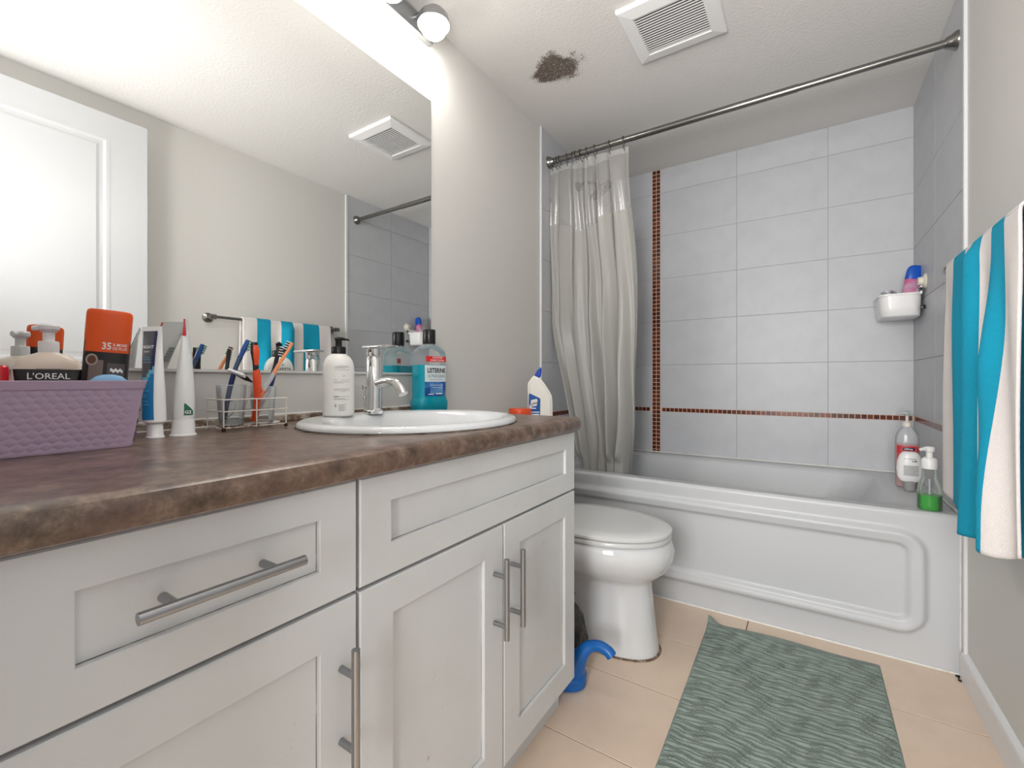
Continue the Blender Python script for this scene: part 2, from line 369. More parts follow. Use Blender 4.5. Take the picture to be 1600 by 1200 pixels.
# open door leaf resting along the right wall
bm = B()
dx0, dx1, dy0, dy1, dz0, dz1 = 1.44, 1.475, .045, .815, .012, 2.095
bm_box(bm, dx0+.006, dx1, dy0, dy1, dz0, dz1)
def frame_y(bm, x0, x1, ya, yb, za, zb, s_l, s_r, s_b, s_t, mi=0):
    bm_box(bm, x0, x1, ya, ya+s_l, za, zb, mi=mi); bm_box(bm, x0, x1, yb-s_r, yb, za, zb, mi=mi)
    bm_box(bm, x0, x1, ya+s_l, yb-s_r, za, za+s_b, mi=mi); bm_box(bm, x0, x1, ya+s_l, yb-s_r, zb-s_t, zb, mi=mi)
frame_y(bm, dx0, dx0+.006, dy0, dy1, dz0, dz1, .14, .14, .2, .105)
door = struct('door_1', bm, M['door'], label='white panelled door standing open against the right wall')
for (za, zb) in ((.21, .88), (1.02, 1.99)):
    bm = B()
    rings = []
    for d, xx in ((0, dx0+.006), (.0, dx0-.001), (.012, dx0-.001), (.022, dx0+.003), (.034, dx0+.003), (.045, dx0+.0005), (.06, dx0+.0005)):
        a, b_, c, e = dy0+.14+d-.006, dy1-.14-d+.006, za+d-.004, zb-d+.004
        rings.append([(xx, a, c), (xx, b_, c), (xx, b_, e), (xx, a, e)])
    bm_loft(bm, rings, False, True); mk('door_panel', bm, M['door'], door, smooth=False)
bm = B(); bm_box(bm, dx0-.001, dx1+.0, dy0+.14, dy1-.14, .88, 1.02); bm.free()
bm = B(); bm_tube(bm, [(dx0, .76, .95), (dx0-.008, .76, .95)], .03, 20); bm_tube(bm, [(dx0-.008, .76, .95), (dx0-.03, .76, .95), (dx0-.035, .76, .95), (dx0-.05, .76, .95), (dx0-.058, .76, .95)], [.011, .011, .022, .026, .016], 20)
mk('door_handle', bm, M['steel'], door)

# ------------------------------------------------------------------ vanity
FX = .56
van = thing('vanity_cabinet', 'white painted shaker vanity cabinet with bar handles below the brown countertop', 'cabinet', (0.28, .6, 0))
bm = B()
bm_box(bm, .002, .54, 1.146, 1.163, .096, .797); bm_box(bm, .002, .497, 1.146, 1.163, .0, .096); bm_box(bm, .002, .54, -.005, .045, .0, .797)
bm_box(bm, .002, .54, .045, 1.146, .096, .112); bm_box(bm, .002, .012, .045, 1.146, .112, .797); bm_box(bm, .50, .54, .045, 1.146, .775, .797)
bm_box(bm, .522, .54, .41, .442, .11, .797); bm_box(bm, .522, .54, .045, 1.146, .615, .645); bm_box(bm, .538, .5405, .0, .06, .096, .797)
body = mk('body', bm, M['cab'], van, smooth=False)
bm = B(); bm_box(bm, .5, .54, 1.10, 1.163, -.0, .002); bm.free()
bm = B(); bm_box(bm, .495, .51, .0, 1.163, 0, .098); mk('toe_kick', bm, M['cab'], van, smooth=False)
bm = B(); bm_box(bm, .5375, .5385, .05, 1.16, .10, .793); mk('shadow_backing', bm, M['gap'], van, smooth=False)
def shaker(name, y0, y1, z0, z1, sl, sr, sb, st):
    bm = B(); x0, x1 = .541, FX
    ya, yb, za, zb = y0+sl, y1-sr, z0+sb, z1-st
    def rr(x, d): return [(x, y0+d, z0+d), (x, y1-d, z0+d), (x, y1-d, z1-d), (x, y0+d, z1-d)]
    def ri(x, d): return [(x, ya+d, za+d), (x, yb-d, za+d), (x, yb-d, zb-d), (x, ya+d, zb-d)]
    bm_loft(bm, [rr(x0, 0), rr(x1-.002, 0), rr(x1, .002), ri(x1, -.001), ri(x1-.001, 0), ri(x1-.0075, .0)], True, False, 0)
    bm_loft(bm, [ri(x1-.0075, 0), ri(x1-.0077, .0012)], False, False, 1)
    bm_loft(bm, [ri(x1-.0077, .0012), ri(x1-.0077, .004)], False, True, 0)
    return mk(name, bm, [M['cab'], M['groove']], van, smooth=False)
def handle(parent, a, b, posts):
    bm = B(); bm_tube(bm, [a, b], .006, 16)
    for p_ in posts: bm_tube(bm, [p_, (FX-.001, p_[1], p_[2])], .005, 12)
    return mk('handle', bm, M['steel'], parent)
dr = shaker('drawer', .062, .4265, .634, .795, .062, .0595, .047, .044); handle(dr, (.592, .159, .7195), (.592, .3255, .7195), [(.592, .190, .7195), (.592, .291, .7195)])
ff = shaker('drawer_front', .4325, 1.163, .634, .795, .060, .055, .051, .044)
d1 = shaker('door', .4325, .8055, .100, .628, .064, .0676, .068, .056); handle(d1, (.592, .772, .404), (.592, .772, .571), [(.592, .772, .431), (.592, .772, .5335)])
d2 = shaker('door', .8095, 1.163, .100, .628, .063, .059, .066, .059); handle(d2, (.592, .8355, .404), (.592, .8355, .571), [(.592, .8355, .431), (.592, .8355, .5335)])
d3 = shaker('door', .062, .4265, .100, .628, .062, .0595, .066, .058); handle(d3, (.592, .4, .404), (.592, .4, .571), [(.592, .4, .431), (.592, .4, .5335)])

# countertop with rolled front edge, sink cut-out and a low back lip
ct = thing('countertop', 'brown mottled stone-look laminate countertop with rounded front edge', 'countertop', (.29, .58, CT-.04))
SC = (.300, .797); SA, SB = .243, .272
bm = B()
# top surface as a ring between the outline and the sink hole
def outline(n=96):
    pts = []; x0, x1, y0, y1 = .0, .585, -.015, 1.166; rr_ = .028
    cx, cy = SC
    for i in range(n):
        t = 2*math.pi*i/n; dx_, dy_ = math.cos(t), math.sin(t)
        s = 1e9
        if dx_ > 0: s = min(s, (x1-rr_-.006-cx)/dx_)
        if dx_ < 0: s = min(s, (x0-cx)/dx_)
        if dy_ > 0: s = min(s, (y1-.006-cy)/dy_)
        if dy_ < 0: s = min(s, (y0-cy)/dy_)
        pts.append((cx+s*dx_, cy+s*dy_))
    return pts
ol = outline(); ih = [(SC[0]+(SA-.02)*math.cos(2*math.pi*i/96), SC[1]+(SB-.02)*math.sin(2*math.pi*i/96)) for i in range(96)]
xe, ye = .585-.034, 1.160
# snap outline to the exact corners
for i in range(96):
    pass
bm_loft(bm, [[(x, y, CT-.03) for x, y in ih], [(x, y, CT) for x, y in ih], [(x, y, CT) for x, y in ol]], False, False)
for (cxn, cyn) in ((0, -.015), (xe, -.015), (xe, ye), (0, ye)):   # close the four corner slivers
    near = sorted([v for v in bm.verts if v.co.z > CT-.001 and (abs(v.co.x-cxn) < 1e-4 or abs(v.co.y-cyn) < 1e-4)], key=lambda v: (v.co.x-cxn)**2+(v.co.y-cyn)**2)
    ax = [v for v in near if abs(v.co.y-cyn) < 1e-4][:1]; ay = [v for v in near if abs(v.co.x-cxn) < 1e-4][:1]
    if ax and ay and ax[0] is not ay[0]:
        c_ = bm.verts.new((cxn, cyn, CT)); bm.faces.new((ax[0], c_, ay[0]))
# rolled front edge (profile swept along y) and end
def roll(y, zoff=0):
    pr = [(xe, CT), (.572, CT), (.580, CT-.004), (.5845, CT-.011), (.5855, CT-.019), (.5845, CT-.027), (.580, CT-.034), (.572, CT-.038), (.545, CT-.038), (.545, CT-.0385)]
    return [(x, y, z) for x, z in pr]
rs = [roll(-.015)] + [roll(y) for y in (.3, .6, .9, 1.148)]
for k in range(1, 7):
    a = k/6*math.pi/2; rr_ = .018
    y = 1.148+rr_*math.sin(a); ins = rr_*(1-math.cos(a))
    rs.append([(x-(ins if x > xe+.001 and z < CT-.0001 else ins*.5 if x > xe+.001 else 0), y, z) for x, y_, z in roll(y)])
bm_loft(bm, rs, True, True, 0, closed=False) if False else None
vr = [[bm.verts.new(p_) for p_ in r_] for r_ in rs]
for a, b_ in zip(vr, vr[1:]):
    for i in range(len(a)-1): bm.faces.new((a[i], a[i+1], b_[i+1], b_[i]))
bm.faces.new(vr[-1])
# end edge and underside
g = [bm.verts.new(p_) for p_ in ((0, 1.160, CT), (0, 1.166, CT-.006), (0, 1.166, CT-.038), (xe+.002, 1.160, CT), (xe+.002, 1.166, CT-.006), (xe+.002, 1.166, CT-.038))]
bm.faces.new((g[0], g[3], g[4], g[1])); bm.faces.new((g[1], g[4], g[5], g[2]))
bm.normal_update()
mk('slab', bm, M['lam'], ct, ang=30)
bm = B(); bm_box(bm, .003, .56, -.012, .5, CT-.0385, CT-.0375); bm_box(bm, .003, .06, .5, 1.16, CT-.0385, CT-.0375); bm_box(bm, .53, .56, .5, 1.16, CT-.0385, CT-.0375); bm_box(bm, .06, .53, 1.12, 1.16, CT-.0385, CT-.0375)
mk('underside', bm, M['lam'], ct, smooth=False)
M['lip'] = mat('grimy_lip', (118, 98, 80), .6, noise=(34, (186, 178, 168), .46, .62))
bm = B(); bm_box(bm, .001, .012, -.012, 1.165, CT, CT+.017, .002, 1); mk('back_lip', bm, M['lip'], ct)
bm = B(); bm_tube(bm, [(.003, -.01, CT+.018), (.003, 1.165, CT+.018)], .0028, 6); bm_tube(bm, [(.013, -.01, CT+.001), (.013, .62, CT+.001)], .0025, 6)
mk('caulk_bead', bm, M['caulk'], ct)

# sink
sink = thing('sink', 'oval white porcelain drop-in sink with the faucet on its back rim', 'sink', (SC[0], SC[1], CT))
bm = B(); n = 64; rings = []
for f, dz in ((.985, .0005), (1.0, .003), (1.0, .007), (.985, .012), (.955, .015), (.915, .0155)):
    rings.append(ring(SC[0], SC[1], CT+dz, SA*f, SB*f, n))
bc = (.332, .797)
for a, b_, dz in ((.19, .232, .0145), (.180, .222, .010), (.172, .214, .0), (.165, .206, -.02), (.150, .19, -.06), (.12, .155, -.1), (.07, .09, -.125), (.022, .022, -.13)):
    rings.append(ring(bc[0], bc[1], CT+dz, a, b_, n))
bm_loft(bm, rings, False, True); mk('basin', bm, M['porc'], sink)
bm = B(); bm_lathe(bm, [(.0, CT-.1275), (.021, CT-.1275), (.022, CT-.1295), (.0, CT-.1296)], *bc, 24); mk('drain', bm, M['chrome'], sink)
bm = B(); bm_loft(bm, [ring(SC[0], SC[1], CT+.0002, SA*1.008, SB*1.008, n), ring(SC[0], SC[1], CT+.0016, SA*1.003, SB*1.003, n), ring(SC[0], SC[1], CT+.0016, SA*.98, SB*.98, n)], False, False)
mk('sealant', bm, mat('grimy_sealant', (120, 110, 98), .8, noise=(30, (60, 52, 46), .45, .6)), sink)

# faucet
RIM = CT+.0148
fa = thing('faucet', 'chrome single lever faucet with curved spout on the sink rim', 'faucet', (.143, .805, RIM))
bm = B(); fx, fy = .143, .805
bm_lathe(bm, [(.0245, RIM), (.0245, RIM+.008), (.0225, RIM+.010)], fx, fy, 32); mk('base_ring', bm, M['chrome'], fa)
bm = B(); bm_lathe(bm, [(.0205, RIM+.006), (.0205, RIM+.1475), (.0195, RIM+.1495), (.0195, RIM+.1505), (.0, RIM+.1505)], fx, fy, 32); mk('body', bm, M['chrome'], fa)
bm = B(); bm_lathe(bm, [(.0, RIM+.1515), (.0200, RIM+.1515), (.0205, RIM+.1525), (.0205, RIM+.172), (.0, RIM+.173)], fx, fy, 32); mk('cartridge_cap', bm, M['chrome'], fa)
bm = B(); bm_box(bm, fx-.030, fx+.075, fy-.0175, fy+.0175, RIM+.1732, RIM+.1800, .0025, 2); mk('lever', bm, M['chrome'], fa)
sp = smooth_path([(fx+.006, fy, .930), (fx+.05, fy, .938), (fx+.078, fy, .935), (fx+.098, fy, .922), (fx+.110, fy, .905)], 6)
bm = B(); bm_tube(bm, sp, [.0125]*len(sp), 20); mk('spout', bm, M['chrome'], fa)
bm = B(); bm_tube(bm, [(fx-.036, fy-.002, RIM), (fx-.036, fy-.002, RIM+.066)], .0028, 10)
bm_lathe(bm, [(.0, RIM+.062), (.006, RIM+.063), (.009, RIM+.069), (.008, RIM+.076), (.0, RIM+.079)], fx-.036, fy-.002, 16)
bm_lathe(bm, [(.0, RIM+.036), (.005, RIM+.038), (.006, RIM+.043), (.0, RIM+.047)], fx-.036, fy-.002, 16); mk('drain_rod', bm, M['chrome'], fa)

# mirror
mi = thing('mirror', 'large frameless wall mirror above the vanity', 'mirror', (0.003, .577, .963))
bm = B(); bm_box(bm, .0005, .005, -.015, 1.1688, .9635, 1.921); mk('glass_edge', bm, mat('mirror_edge', (130, 138, 134), .3), mi, smooth=False)
bm = B(); v_ = [bm.verts.new(p_) for p_ in ((.0052, -.014, .9645), (.0052, 1.1682, .9645), (.0052, 1.1682, 1.9205), (.0052, -.014, 1.9205))]; bm.faces.new(v_); mk('silvered_face', bm, M['mirror'], mi, smooth=False)
bm = B(); bm_box(bm, .0005, .0105, -.015, 1.1688, .9590, .9632); bm_box(bm, .0080, .0105, -.015, 1.1688, .9632, .9648); mk('bottom_channel', bm, mat('channel', (214, 213, 210), .35), mi, smooth=False)

# vanity lamp above the mirror (above the photo's view)
vl = thing('vanity_light', 'white wall lamp bar with three frosted globes above the mirror', 'lamp', (0.0, .62, 2.03))
bm = B(); bm_box(bm, .001, .025, .64, 1.16, 2.105, 2.17, .004); mk('back_plate', bm, M['steel'], vl)
M['globe'] = mat('frosted_globe', (255, 252, 244), .4, emit=((255, 250, 242), GLOBE_E))
for yy in (.72, .90, 1.08):
    bm = B(); bm_tube(bm, [(.024, yy, 2.15), (.085, yy, 2.15), (.09, yy, 2.135)], .009, 12); mk('arm', bm, M['steel'], vl)
    bm = B(); bmesh.ops.create_uvsphere(bm, u_segments=24, v_segments=16, radius=.044, matrix=Matrix.Translation((.10, yy, 2.090))); mk('globe', bm, M['globe'], vl)
    bm = B(); bm_lathe(bm, [(.0515, 2.088), (.0515, 2.094), (.047, 2.115), (.034, 2.131), (.016, 2.140), (.0, 2.141)], .10, yy, 24, cap0=False); mk('uplight_shield', bm, M['steel'], vl)  # added cup, keeps the globe's light off the ceiling

# ceiling fan grille
vt = thing('ceiling_vent', 'square white slatted fan grille on the ceiling', 'vent', (.717, 1.625, H-.02))
vx0, vx1, vy0, vy1 = .562, .872, 1.478, 1.772
bm = B()
def sq(d, z): return [(vx0+d, vy0+d, z), (vx1-d, vy0+d, z), (vx1-d, vy1-d, z), (vx0+d, vy1-d, z)]
bm_loft(bm, [sq(.0, H-.0005), sq(.0, H-.012), sq(.004, H-.016), sq(.045, H-.022), sq(.047, H-.019), sq(.047, H-.008)], False, False); mk('frame', bm, M['white'], vt, smooth=False)
bm = B(); bm_box(bm, vx0+.03, vx1-.03, vy0+.03, vy1-.03, H-.006, H-.003); mk('dark_cavity', bm, mat('fan_cavity', (60, 56, 50), .9), vt, smooth=False)
k = 17
for i in range(k):
    yy = vy0+.052+(vy1-vy0-.104)*i/(k-1)
    bm = B(); bm_box(bm, vx0+.046, vx1-.046, yy-.0026, yy+.0026, H-.0190, H-.0178); mk('slat', bm, M['white'], vt, smooth=False)

# ------------------------------------------------------------------ bathtub
tub = thing('bathtub', 'white alcove bathtub with a raised border on its front apron', 'bathtub', (.76, 2.36, 0))
def apron_y(x, z):
    # signed distance inside a rounded rectangle
    cx_, cz_, hx, hz, r_ = .770, .2665, .662, .1665, .070
    qx, qz = abs(x-cx_)-(hx-r_), abs(z-cz_)-(hz-r_)
    d = -(math.hypot(max(qx, 0), max(qz, 0)) + min(max(qx, qz), 0) - r_)
    h = .020*sst(-.014, .006, d) * (1-.25*sst(.006, .034, d))
    h -= .0150*sst(.034, .048, d)
    base = TUBY
    if z > .434: base = TUBY; h = max(h, 0)*1 + .0
    # blend of the upper band: between the ridge and the crest it slopes smoothly
    up = sst(.425, .50, z)*sst(1.46, 1.36, x) if z > .40 else 0
    h = h*(1-up) + .004*up if z > .43 else h
    if z > .49: base += .014*(1-math.sqrt(max(0, 1-((z-.49)/.0151)**2)))
    return base - h
bm = B(); nx, nz = 220, 90
zs = [.505*j/nz for j in range(nz+1)]
grid = [[bm.verts.new((.002+1.5185*i/nx, apron_y(.002+1.5185*i/nx, zz), zz)) for i in range(nx+1)] for zz in zs]
for j in range(nz):
    for i in range(nx): bm.faces.new((grid[j][i], grid[j][i+1], grid[j+1][i+1], grid[j+1][i]))
mk('apron', bm, M['tub'], tub, ang=80)
def rrect(x0, x1, y0, y1, z, r_, k=8):
    out = []
    for cx_, cy_, a0 in ((x1-r_, y1-r_, 0), (x0+r_, y1-r_, 90), (x0+r_, y0+r_, 180), (x1-r_, y0+r_, 270)):
        for i in range(k+1):
            a = R(a0+90*i/k); out.append((cx_+r_*math.cos(a), cy_+r_*math.sin(a), z))
    return out
bm = B()
bm_loft(bm, [rrect(.003, 1.5205, TUBY+.0135, D-.002, .5049, .001), rrect(.02, 1.51, TUBY+.030, D-.012, .5055, .02), rrect(.075, 1.385, TUBY+.058, D-.045, .503, .12),
             rrect(.085, 1.375, TUBY+.066, D-.053, .497, .13), rrect(.092, 1.355, TUBY+.072, D-.06, .485, .13), rrect(.12, 1.27, TUBY+.10, D-.09, .30, .13), rrect(.16, 1.18, TUBY+.13, D-.12, .16, .12),
             rrect(.24, 1.08, TUBY+.18, D-.17, .13, .08)], False, True)
mk('basin', bm, M['tub'], tub, ang=60)

# shower rod
ROD = (2.03, 2.052)
rod = thing('shower_rod', 'straight steel shower curtain rod across the tub opening', 'curtain rod', (.76, ROD[0], ROD[1]))
bm = B(); bm_tube(bm, [(.006, ROD[0], ROD[1]), (1.08, ROD[0], ROD[1])], .0145, 20); bm_tube(bm, [(1.08, ROD[0], ROD[1]), (1.521, ROD[0], ROD[1])], .0128, 20); mk('bar', bm, M['dullchrome'], rod)
for x0, s in ((.0058, 1), (1.5215, -1)):
    bm = B(); bm_tube(bm, [(x0, ROD[0], ROD[1]), (x0+s*.006, ROD[0], ROD[1]), (x0+s*.018, ROD[0], ROD[1]), (x0+s*.03, ROD[0], ROD[1])], [.030, .029, .021, .0165], 24); mk('end_flange', bm, M['dullchrome'], rod)

# shower curtain
cur = thing('shower_curtain', 'grey-white shower curtain with clear vinyl top bunched at the left end of the rod', 'curtain', (.21, 2.06, .33))
def cpos(s, z):
    t = (z-.33)/(2.03-.33)
    xl = .003 + .168*sst(.62, .0, t)**1.0 * 1.0
    xl = max(xl, .012 if t < .9 else .008)
    xr = .422 + .036*math.exp(-((t-.62)/.22)**2) - .030*sst(.3, 0, t)
    ph = 2*math.pi*6.6*s**.78 + 1.6*math.sin(2.6*t+s*4.5) + .8*math.sin(9*s+1.7*t)
    amp = (.014+.028*(1-t)) * (.75+.45*math.sin(7*s+2+2.5*t))
    k = 1-abs(1-2*s)**6*.6
    x = xl+(xr-xl)*s + .012*math.sin(ph*1.0+1.1)*(1.0+.6*(1-t))*k
    y = 2.040 + .058*sst(1.0, .15, t) + amp*(math.sin(ph)+.35*math.sin(2*ph+1+4*t)+.10*math.sin(3.3*ph+7*t)) + .010*math.sin(ph*.5+3*t)*(1-t)
    # soft wrinkles
    x += .004*math.sin(17*t+11*s)*math.sin(3.1*t*2)
    y += .004*math.sin(23*t+19*s)*(1-t)
    return (x, max(y, 2.005 if z > .56 else 2.073), z)
def zedge(s): return 1.705+.03*math.sin(9*s+1) + .05*sst(.8, 1, s)
def sheet(zlo, zhi, ns, nz_, off=0):
    bm = B(); g = [[bm.verts.new((lambda p_: (p_[0], p_[1]+off, p_[2]))(cpos(i/ns, zlo(i/ns)+(zhi(i/ns)-zlo(i/ns))*j/nz_))) for i in range(ns+1)] for j in range(nz_+1)]
    for j in range(nz_):
        for i in range(ns): bm.faces.new((g[j][i], g[j][i+1], g[j+1][i+1], g[j+1][i]))
    return bm
mk('fabric_panel', sheet(lambda s: .335, zedge, 420, 70), M['curtain'], cur, ang=180)
mk('clear_panel', sheet(zedge, lambda s: 1.985+.012*math.sin(9*s), 420, 10), M['vinyl'], cur, ang=180, label='clear vinyl top panel')
M['hem'] = clearmat('hem_vinyl', (225, 224, 220), .38, .25)
mk('top_hem', sheet(lambda s: 1.985+.012*math.sin(9*s), lambda s: 2.022, 420, 3), M['hem'], cur, ang=180, label='doubled vinyl hem band')
# curtain rings, one by one
rx = [.022, .048, .066, .108, .145, .158, .172, .188, .214, .258, .330, .398]
rng = thing('curtain_ring', 'wire curtain ring on the shower rod holding the curtain', 'curtain ring', (rx[0], ROD[0], ROD[1]), 0, 'wire rings holding the shower curtain')
bm = B()
pts = [(0, .021*math.cos(a), .021*math.sin(a)-.006) for a in [R(-60+10*i) for i in range(31)]] + [(.002, -.006, -.036), (.003, .004, -.044), (.0, .008, -.034)]
bm_tube(bm, pts, .0018, 6, upv=(1, 0, 0)); mk('wire_loop', bm, M['dullchrome'], rng, world=False)
bm = B()
for (py, pz) in ((.0, .0172), (.012, .0125), (-.012, .0125)):
    bmesh.ops.create_uvsphere(bm, u_segments=8, v_segments=6, radius=.0030, matrix=Matrix.Translation((0, py, pz)))
mk('roller_beads', bm, M['dullchrome'], rng, world=False)
place = ['at the left wall flange', 'second from the left wall', 'third from the left wall', 'fourth from the left wall', 'fifth from the left wall', 'sixth from the left wall', 'seventh from the left wall',
         'eighth from the left wall', 'ninth from the left wall', 'third from the free edge', 'second from the free edge', 'at the free edge of the curtain']
rng['label'] = 'wire curtain ring ' + place[0]
for i in range(1, len(rx)):
    o = copy_tree(rng); o.location = (rx[i], ROD[0], ROD[1]); o.rotation_euler = (0, 0, R(random.uniform(-22, 22))); o['label'] = 'wire curtain ring ' + place[i]

# shower head on the left wall, seen through the vinyl
sh = thing('overhead_shower', 'round chrome shower fitting seen through the clear curtain top', 'shower head', (.006, 2.37, 1.95))
bm = B(); bm_tube(bm, smooth_path([(.007, 2.37, 2.05), (.06, 2.37, 2.06), (.11, 2.37, 2.045), (.145, 2.365, 2.015)]), .009, 12); bm_tube(bm, [(.006, 2.37, 2.05), (.014, 2.37, 2.05)], .026, 20); mk('arm', bm, M['dullchrome'], sh)
xf = Matrix.Translation((.160, 2.355, 1.985)) @ Matrix.Rotation(R(-32), 4, 'Y') @ Matrix.Rotation(R(14), 4, 'X')
bm = B(); bm_lathe(bm, [(.0, -.004), (.07, -.004), (.074, .0), (.070, .010), (.035, .022), (.018, .032), (.014, .045)], 0, 0, 32); mk('head', bm, M['dullchrome'], sh, xf=xf)
bm = B()
for rr_ in (.0, .016, .031, .046, .060):
    for i in range(max(1, int(rr_/.0016*.55))):
        a = 2*math.pi*i/max(1, int(rr_/.0016*.55)); bm_lathe(bm, [(.0028, -.0035), (.0022, -.0085)], rr_*math.cos(a), rr_*math.sin(a), 6)
o = mk('nozzles', bm, M['dark'], sh, xf=xf)

# ------------------------------------------------------------------ toilet
toi = thing('toilet', 'white porcelain toilet with closed lid between the vanity and the tub', 'toilet', (.40, 1.57, 0))
TY = 1.57
def egg(z, xb, xf_, hw, n=48, px=2.0, xm=.46):
    """outline: back end xb, front xf_, half width hw"""
    out = []
    for i in range(n):
        t = 2*math.pi*i/n; c, s = math.cos(t), math.sin(t)
        xc = xb+(xf_-xb)*xm
        if c >= 0: x = xc+(xf_-xc)*abs(c)**(2/px)
        else: x = xc-(xc-xb)*abs(c)**(2/2.6)
        y = hw*abs(s)**(2/2.25)*(1 if s >= 0 else -1)
        out.append((x, TY+y, z))
    return out
bm = B()
bm_loft(bm, [egg(.0005, .14, .682, .104, px=2.9, xm=.62), egg(.012, .14, .682, .104, px=2.9, xm=.62), egg(.05, .145, .676, .100, px=2.9, xm=.62), egg(.12, .15, .668, .094, px=2.8, xm=.62), egg(.19, .16, .661, .091, px=2.7, xm=.6), egg(.232, .17, .657, .093, px=2.5, xm=.6),
             egg(.250, .18, .664, .105, px=2.2, xm=.56), egg(.268, .19, .688, .135, px=2.1, xm=.52), egg(.295, .2, .715, .166, xm=.5), egg(.33, .2, .730, .183, xm=.48), egg(.358, .2, .732, .187, xm=.48), egg(.382, .2, .722, .184, xm=.48), egg(.392, .2, .714, .178, xm=.48)], True, True)
mk('bowl', bm, M['porc'], toi, ang=60)
# trapway bulge on both sides
for sgn, nm in ((-1, 'trapway_bulge'), (1, 'trapway_bulge')):
    bm = B(); bmesh.ops.create_uvsphere(bm, u_segments=40, v_segments=24, radius=1)
    for v in bm.verts: v.co = Vector((.500+v.co.x*.105, TY+sgn*(.054)+v.co.y*.050, .012+v.co.z*.128))
    bmesh.ops.bisect_plane(bm, geom=bm.verts[:]+bm.edges[:]+bm.faces[:], plane_co=(0, 0, .001), plane_no=(0, 0, -1), clear_outer=True)
    mk(nm, bm, M['porc'], toi, ang=80)
bm = B(); bm_loft(bm, [egg(.393, .25, .716, .178, xm=.46), egg(.396, .245, .722, .184, xm=.46), egg(.406, .245, .723, .185, xm=.46), egg(.410, .25, .719, .181, xm=.46)], True, True); mk('seat', bm, M['lid'], toi, ang=50)
bm = B(); bm_loft(bm, [egg(.4125, .235, .718, .181, xm=.46), egg(.415, .23, .724, .187, xm=.46), egg(.423, .23, .724, .187, xm=.46), egg(.4285, .238, .716, .180, xm=.46), egg(.431, .27, .66, .14, xm=.46), egg(.432, .35, .55, .07, xm=.46)], True, True); mk('lid', bm, M['lid'], toi, ang=50)
for sgn in (-1, 1):
    bm = B(); bm_tube(bm, [(.225, TY+sgn*.05, .425), (.225, TY+sgn*.095, .425)], .013, 14); mk('hinge', bm, M['lid'], toi)
bm = B(); bm_loft(bm, [rrect(.02, .20, TY-.20, TY+.20, .375, .035), rrect(.015, .212, TY-.213, TY+.213, .55, .035), rrect(.012, .215, TY-.216, TY+.216, .70, .035)], True, True); mk('tank', bm, M['porc'], toi, ang=50)
bm = B(); bm_loft(bm, [rrect(.009, .222, TY-.224, TY+.224, .701, .035), rrect(.006, .226, TY-.228, TY+.228, .706, .035), rrect(.006, .226, TY-.228, TY+.228, .722, .035), rrect(.012, .220, TY-.222, TY+.222, .730, .033)], True, True); mk('tank_lid', bm, M['porc'], toi, ang=50)
bm = B(); bm_tube(bm, [(.214, TY-.15, .65), (.228, TY-.15, .65)], .011, 14); bm_tube(bm, [(.228, TY-.15, .65), (.232, TY-.09, .643)], .0055, 10); mk('flush_lever', bm, M['chrome'], toi)
bm = B()
bm_loft(bm, [egg(.0004, .13, .690, .111, px=2.9, xm=.62), egg(.004, .135, .687, .108, px=2.9, xm=.62)], True, True); mk('base_sealant', bm, mat('grimy_base', (104, 82, 64), .9, noise=(60, (176, 160, 142), .5, .62)), toi)
TANK = .7302

# ------------------------------------------------------------------ bath mat
bmat = thing('bath_mat', 'sage green ribbed cotton bath mat on the beige floor in front of the tub', 'bath mat', (1.06, 1.49, 0))
bm = B(); nx, ny = 60, 560
def matz(u, v):
    x0 = .790+.012*(1-v)*1.0 ; x1 = 1.311
    x = x0+(x1-x0)*u; y = 1.09+(1.8835-1.09)*v+.022*u*v
    rib = 0
    if .012 < u < .985 and v < .958:
        ph = (y+.010*math.sin(x*21+y*3)+.005*math.sin(x*47+y*19)+.003*math.sin(x*90-y*40))*2*math.pi/.0104
        rib = .0060*(.5+.5*math.sin(ph))**.6*(.75+.35*math.sin(x*31+math.floor(ph/6.283)*2.3))
    z = .0065+rib + .004*math.sin(x*14)*sst(.94, 1, v)
    e = min(u/.008, (1-u)/.008, v/.006, (1-v)/.006, 1); z = .0005+(z-.0005)*math.sqrt(max(e, 0))
    z += .028*math.exp(-((u/.05)**2))*math.exp(-(((1-v)/.035)**2))
    return (x, y, z)
g = [[bm.verts.new(matz(i/nx, j/ny)) for i in range(nx+1)] for j in range(ny+1)]
for j in range(ny):
    for i in range(nx): bm.faces.new((g[j][i], g[j][i+1], g[j+1][i+1], g[j+1][i]))
mk('ribbed_cloth', bm, M['mat'], bmat, ang=180)
bm = B()
for i in range(15, 16): pass
bm.free()

# ------------------------------------------------------------------ towel bar and towel on the right wall
BZ, BXX = 1.268, 1.462
tb = thing('towel_bar', 'chrome towel bar on the right wall carrying the striped towel', 'towel bar', (W, 1.465, BZ))
bm = B(); bm_tube(bm, [(BXX, 1.085, BZ), (BXX, 1.845, BZ)], .0075, 16); mk('bar', bm, M['dullchrome'], tb)
for yy in (1.10, 1.83):
    bm = B(); bm_tube(bm, [(W, yy, BZ), (W-.006, yy, BZ), (W-.011, yy, BZ), (BXX+.006, yy, BZ)], [.026, .025, .011, .010], 24)
    bm_tube(bm, [(BXX, yy-.012, BZ), (BXX, yy+.012, BZ)], .013, 20); mk('post', bm, M['dullchrome'], tb)
tw = thing('striped_towel', 'teal and white striped beach towel hanging from the towel bar', 'towel', (BXX, 1.5, .58))
YB = [1.238, 1.313, 1.388, 1.452, 1.520, 1.585, 1.690, 1.772]
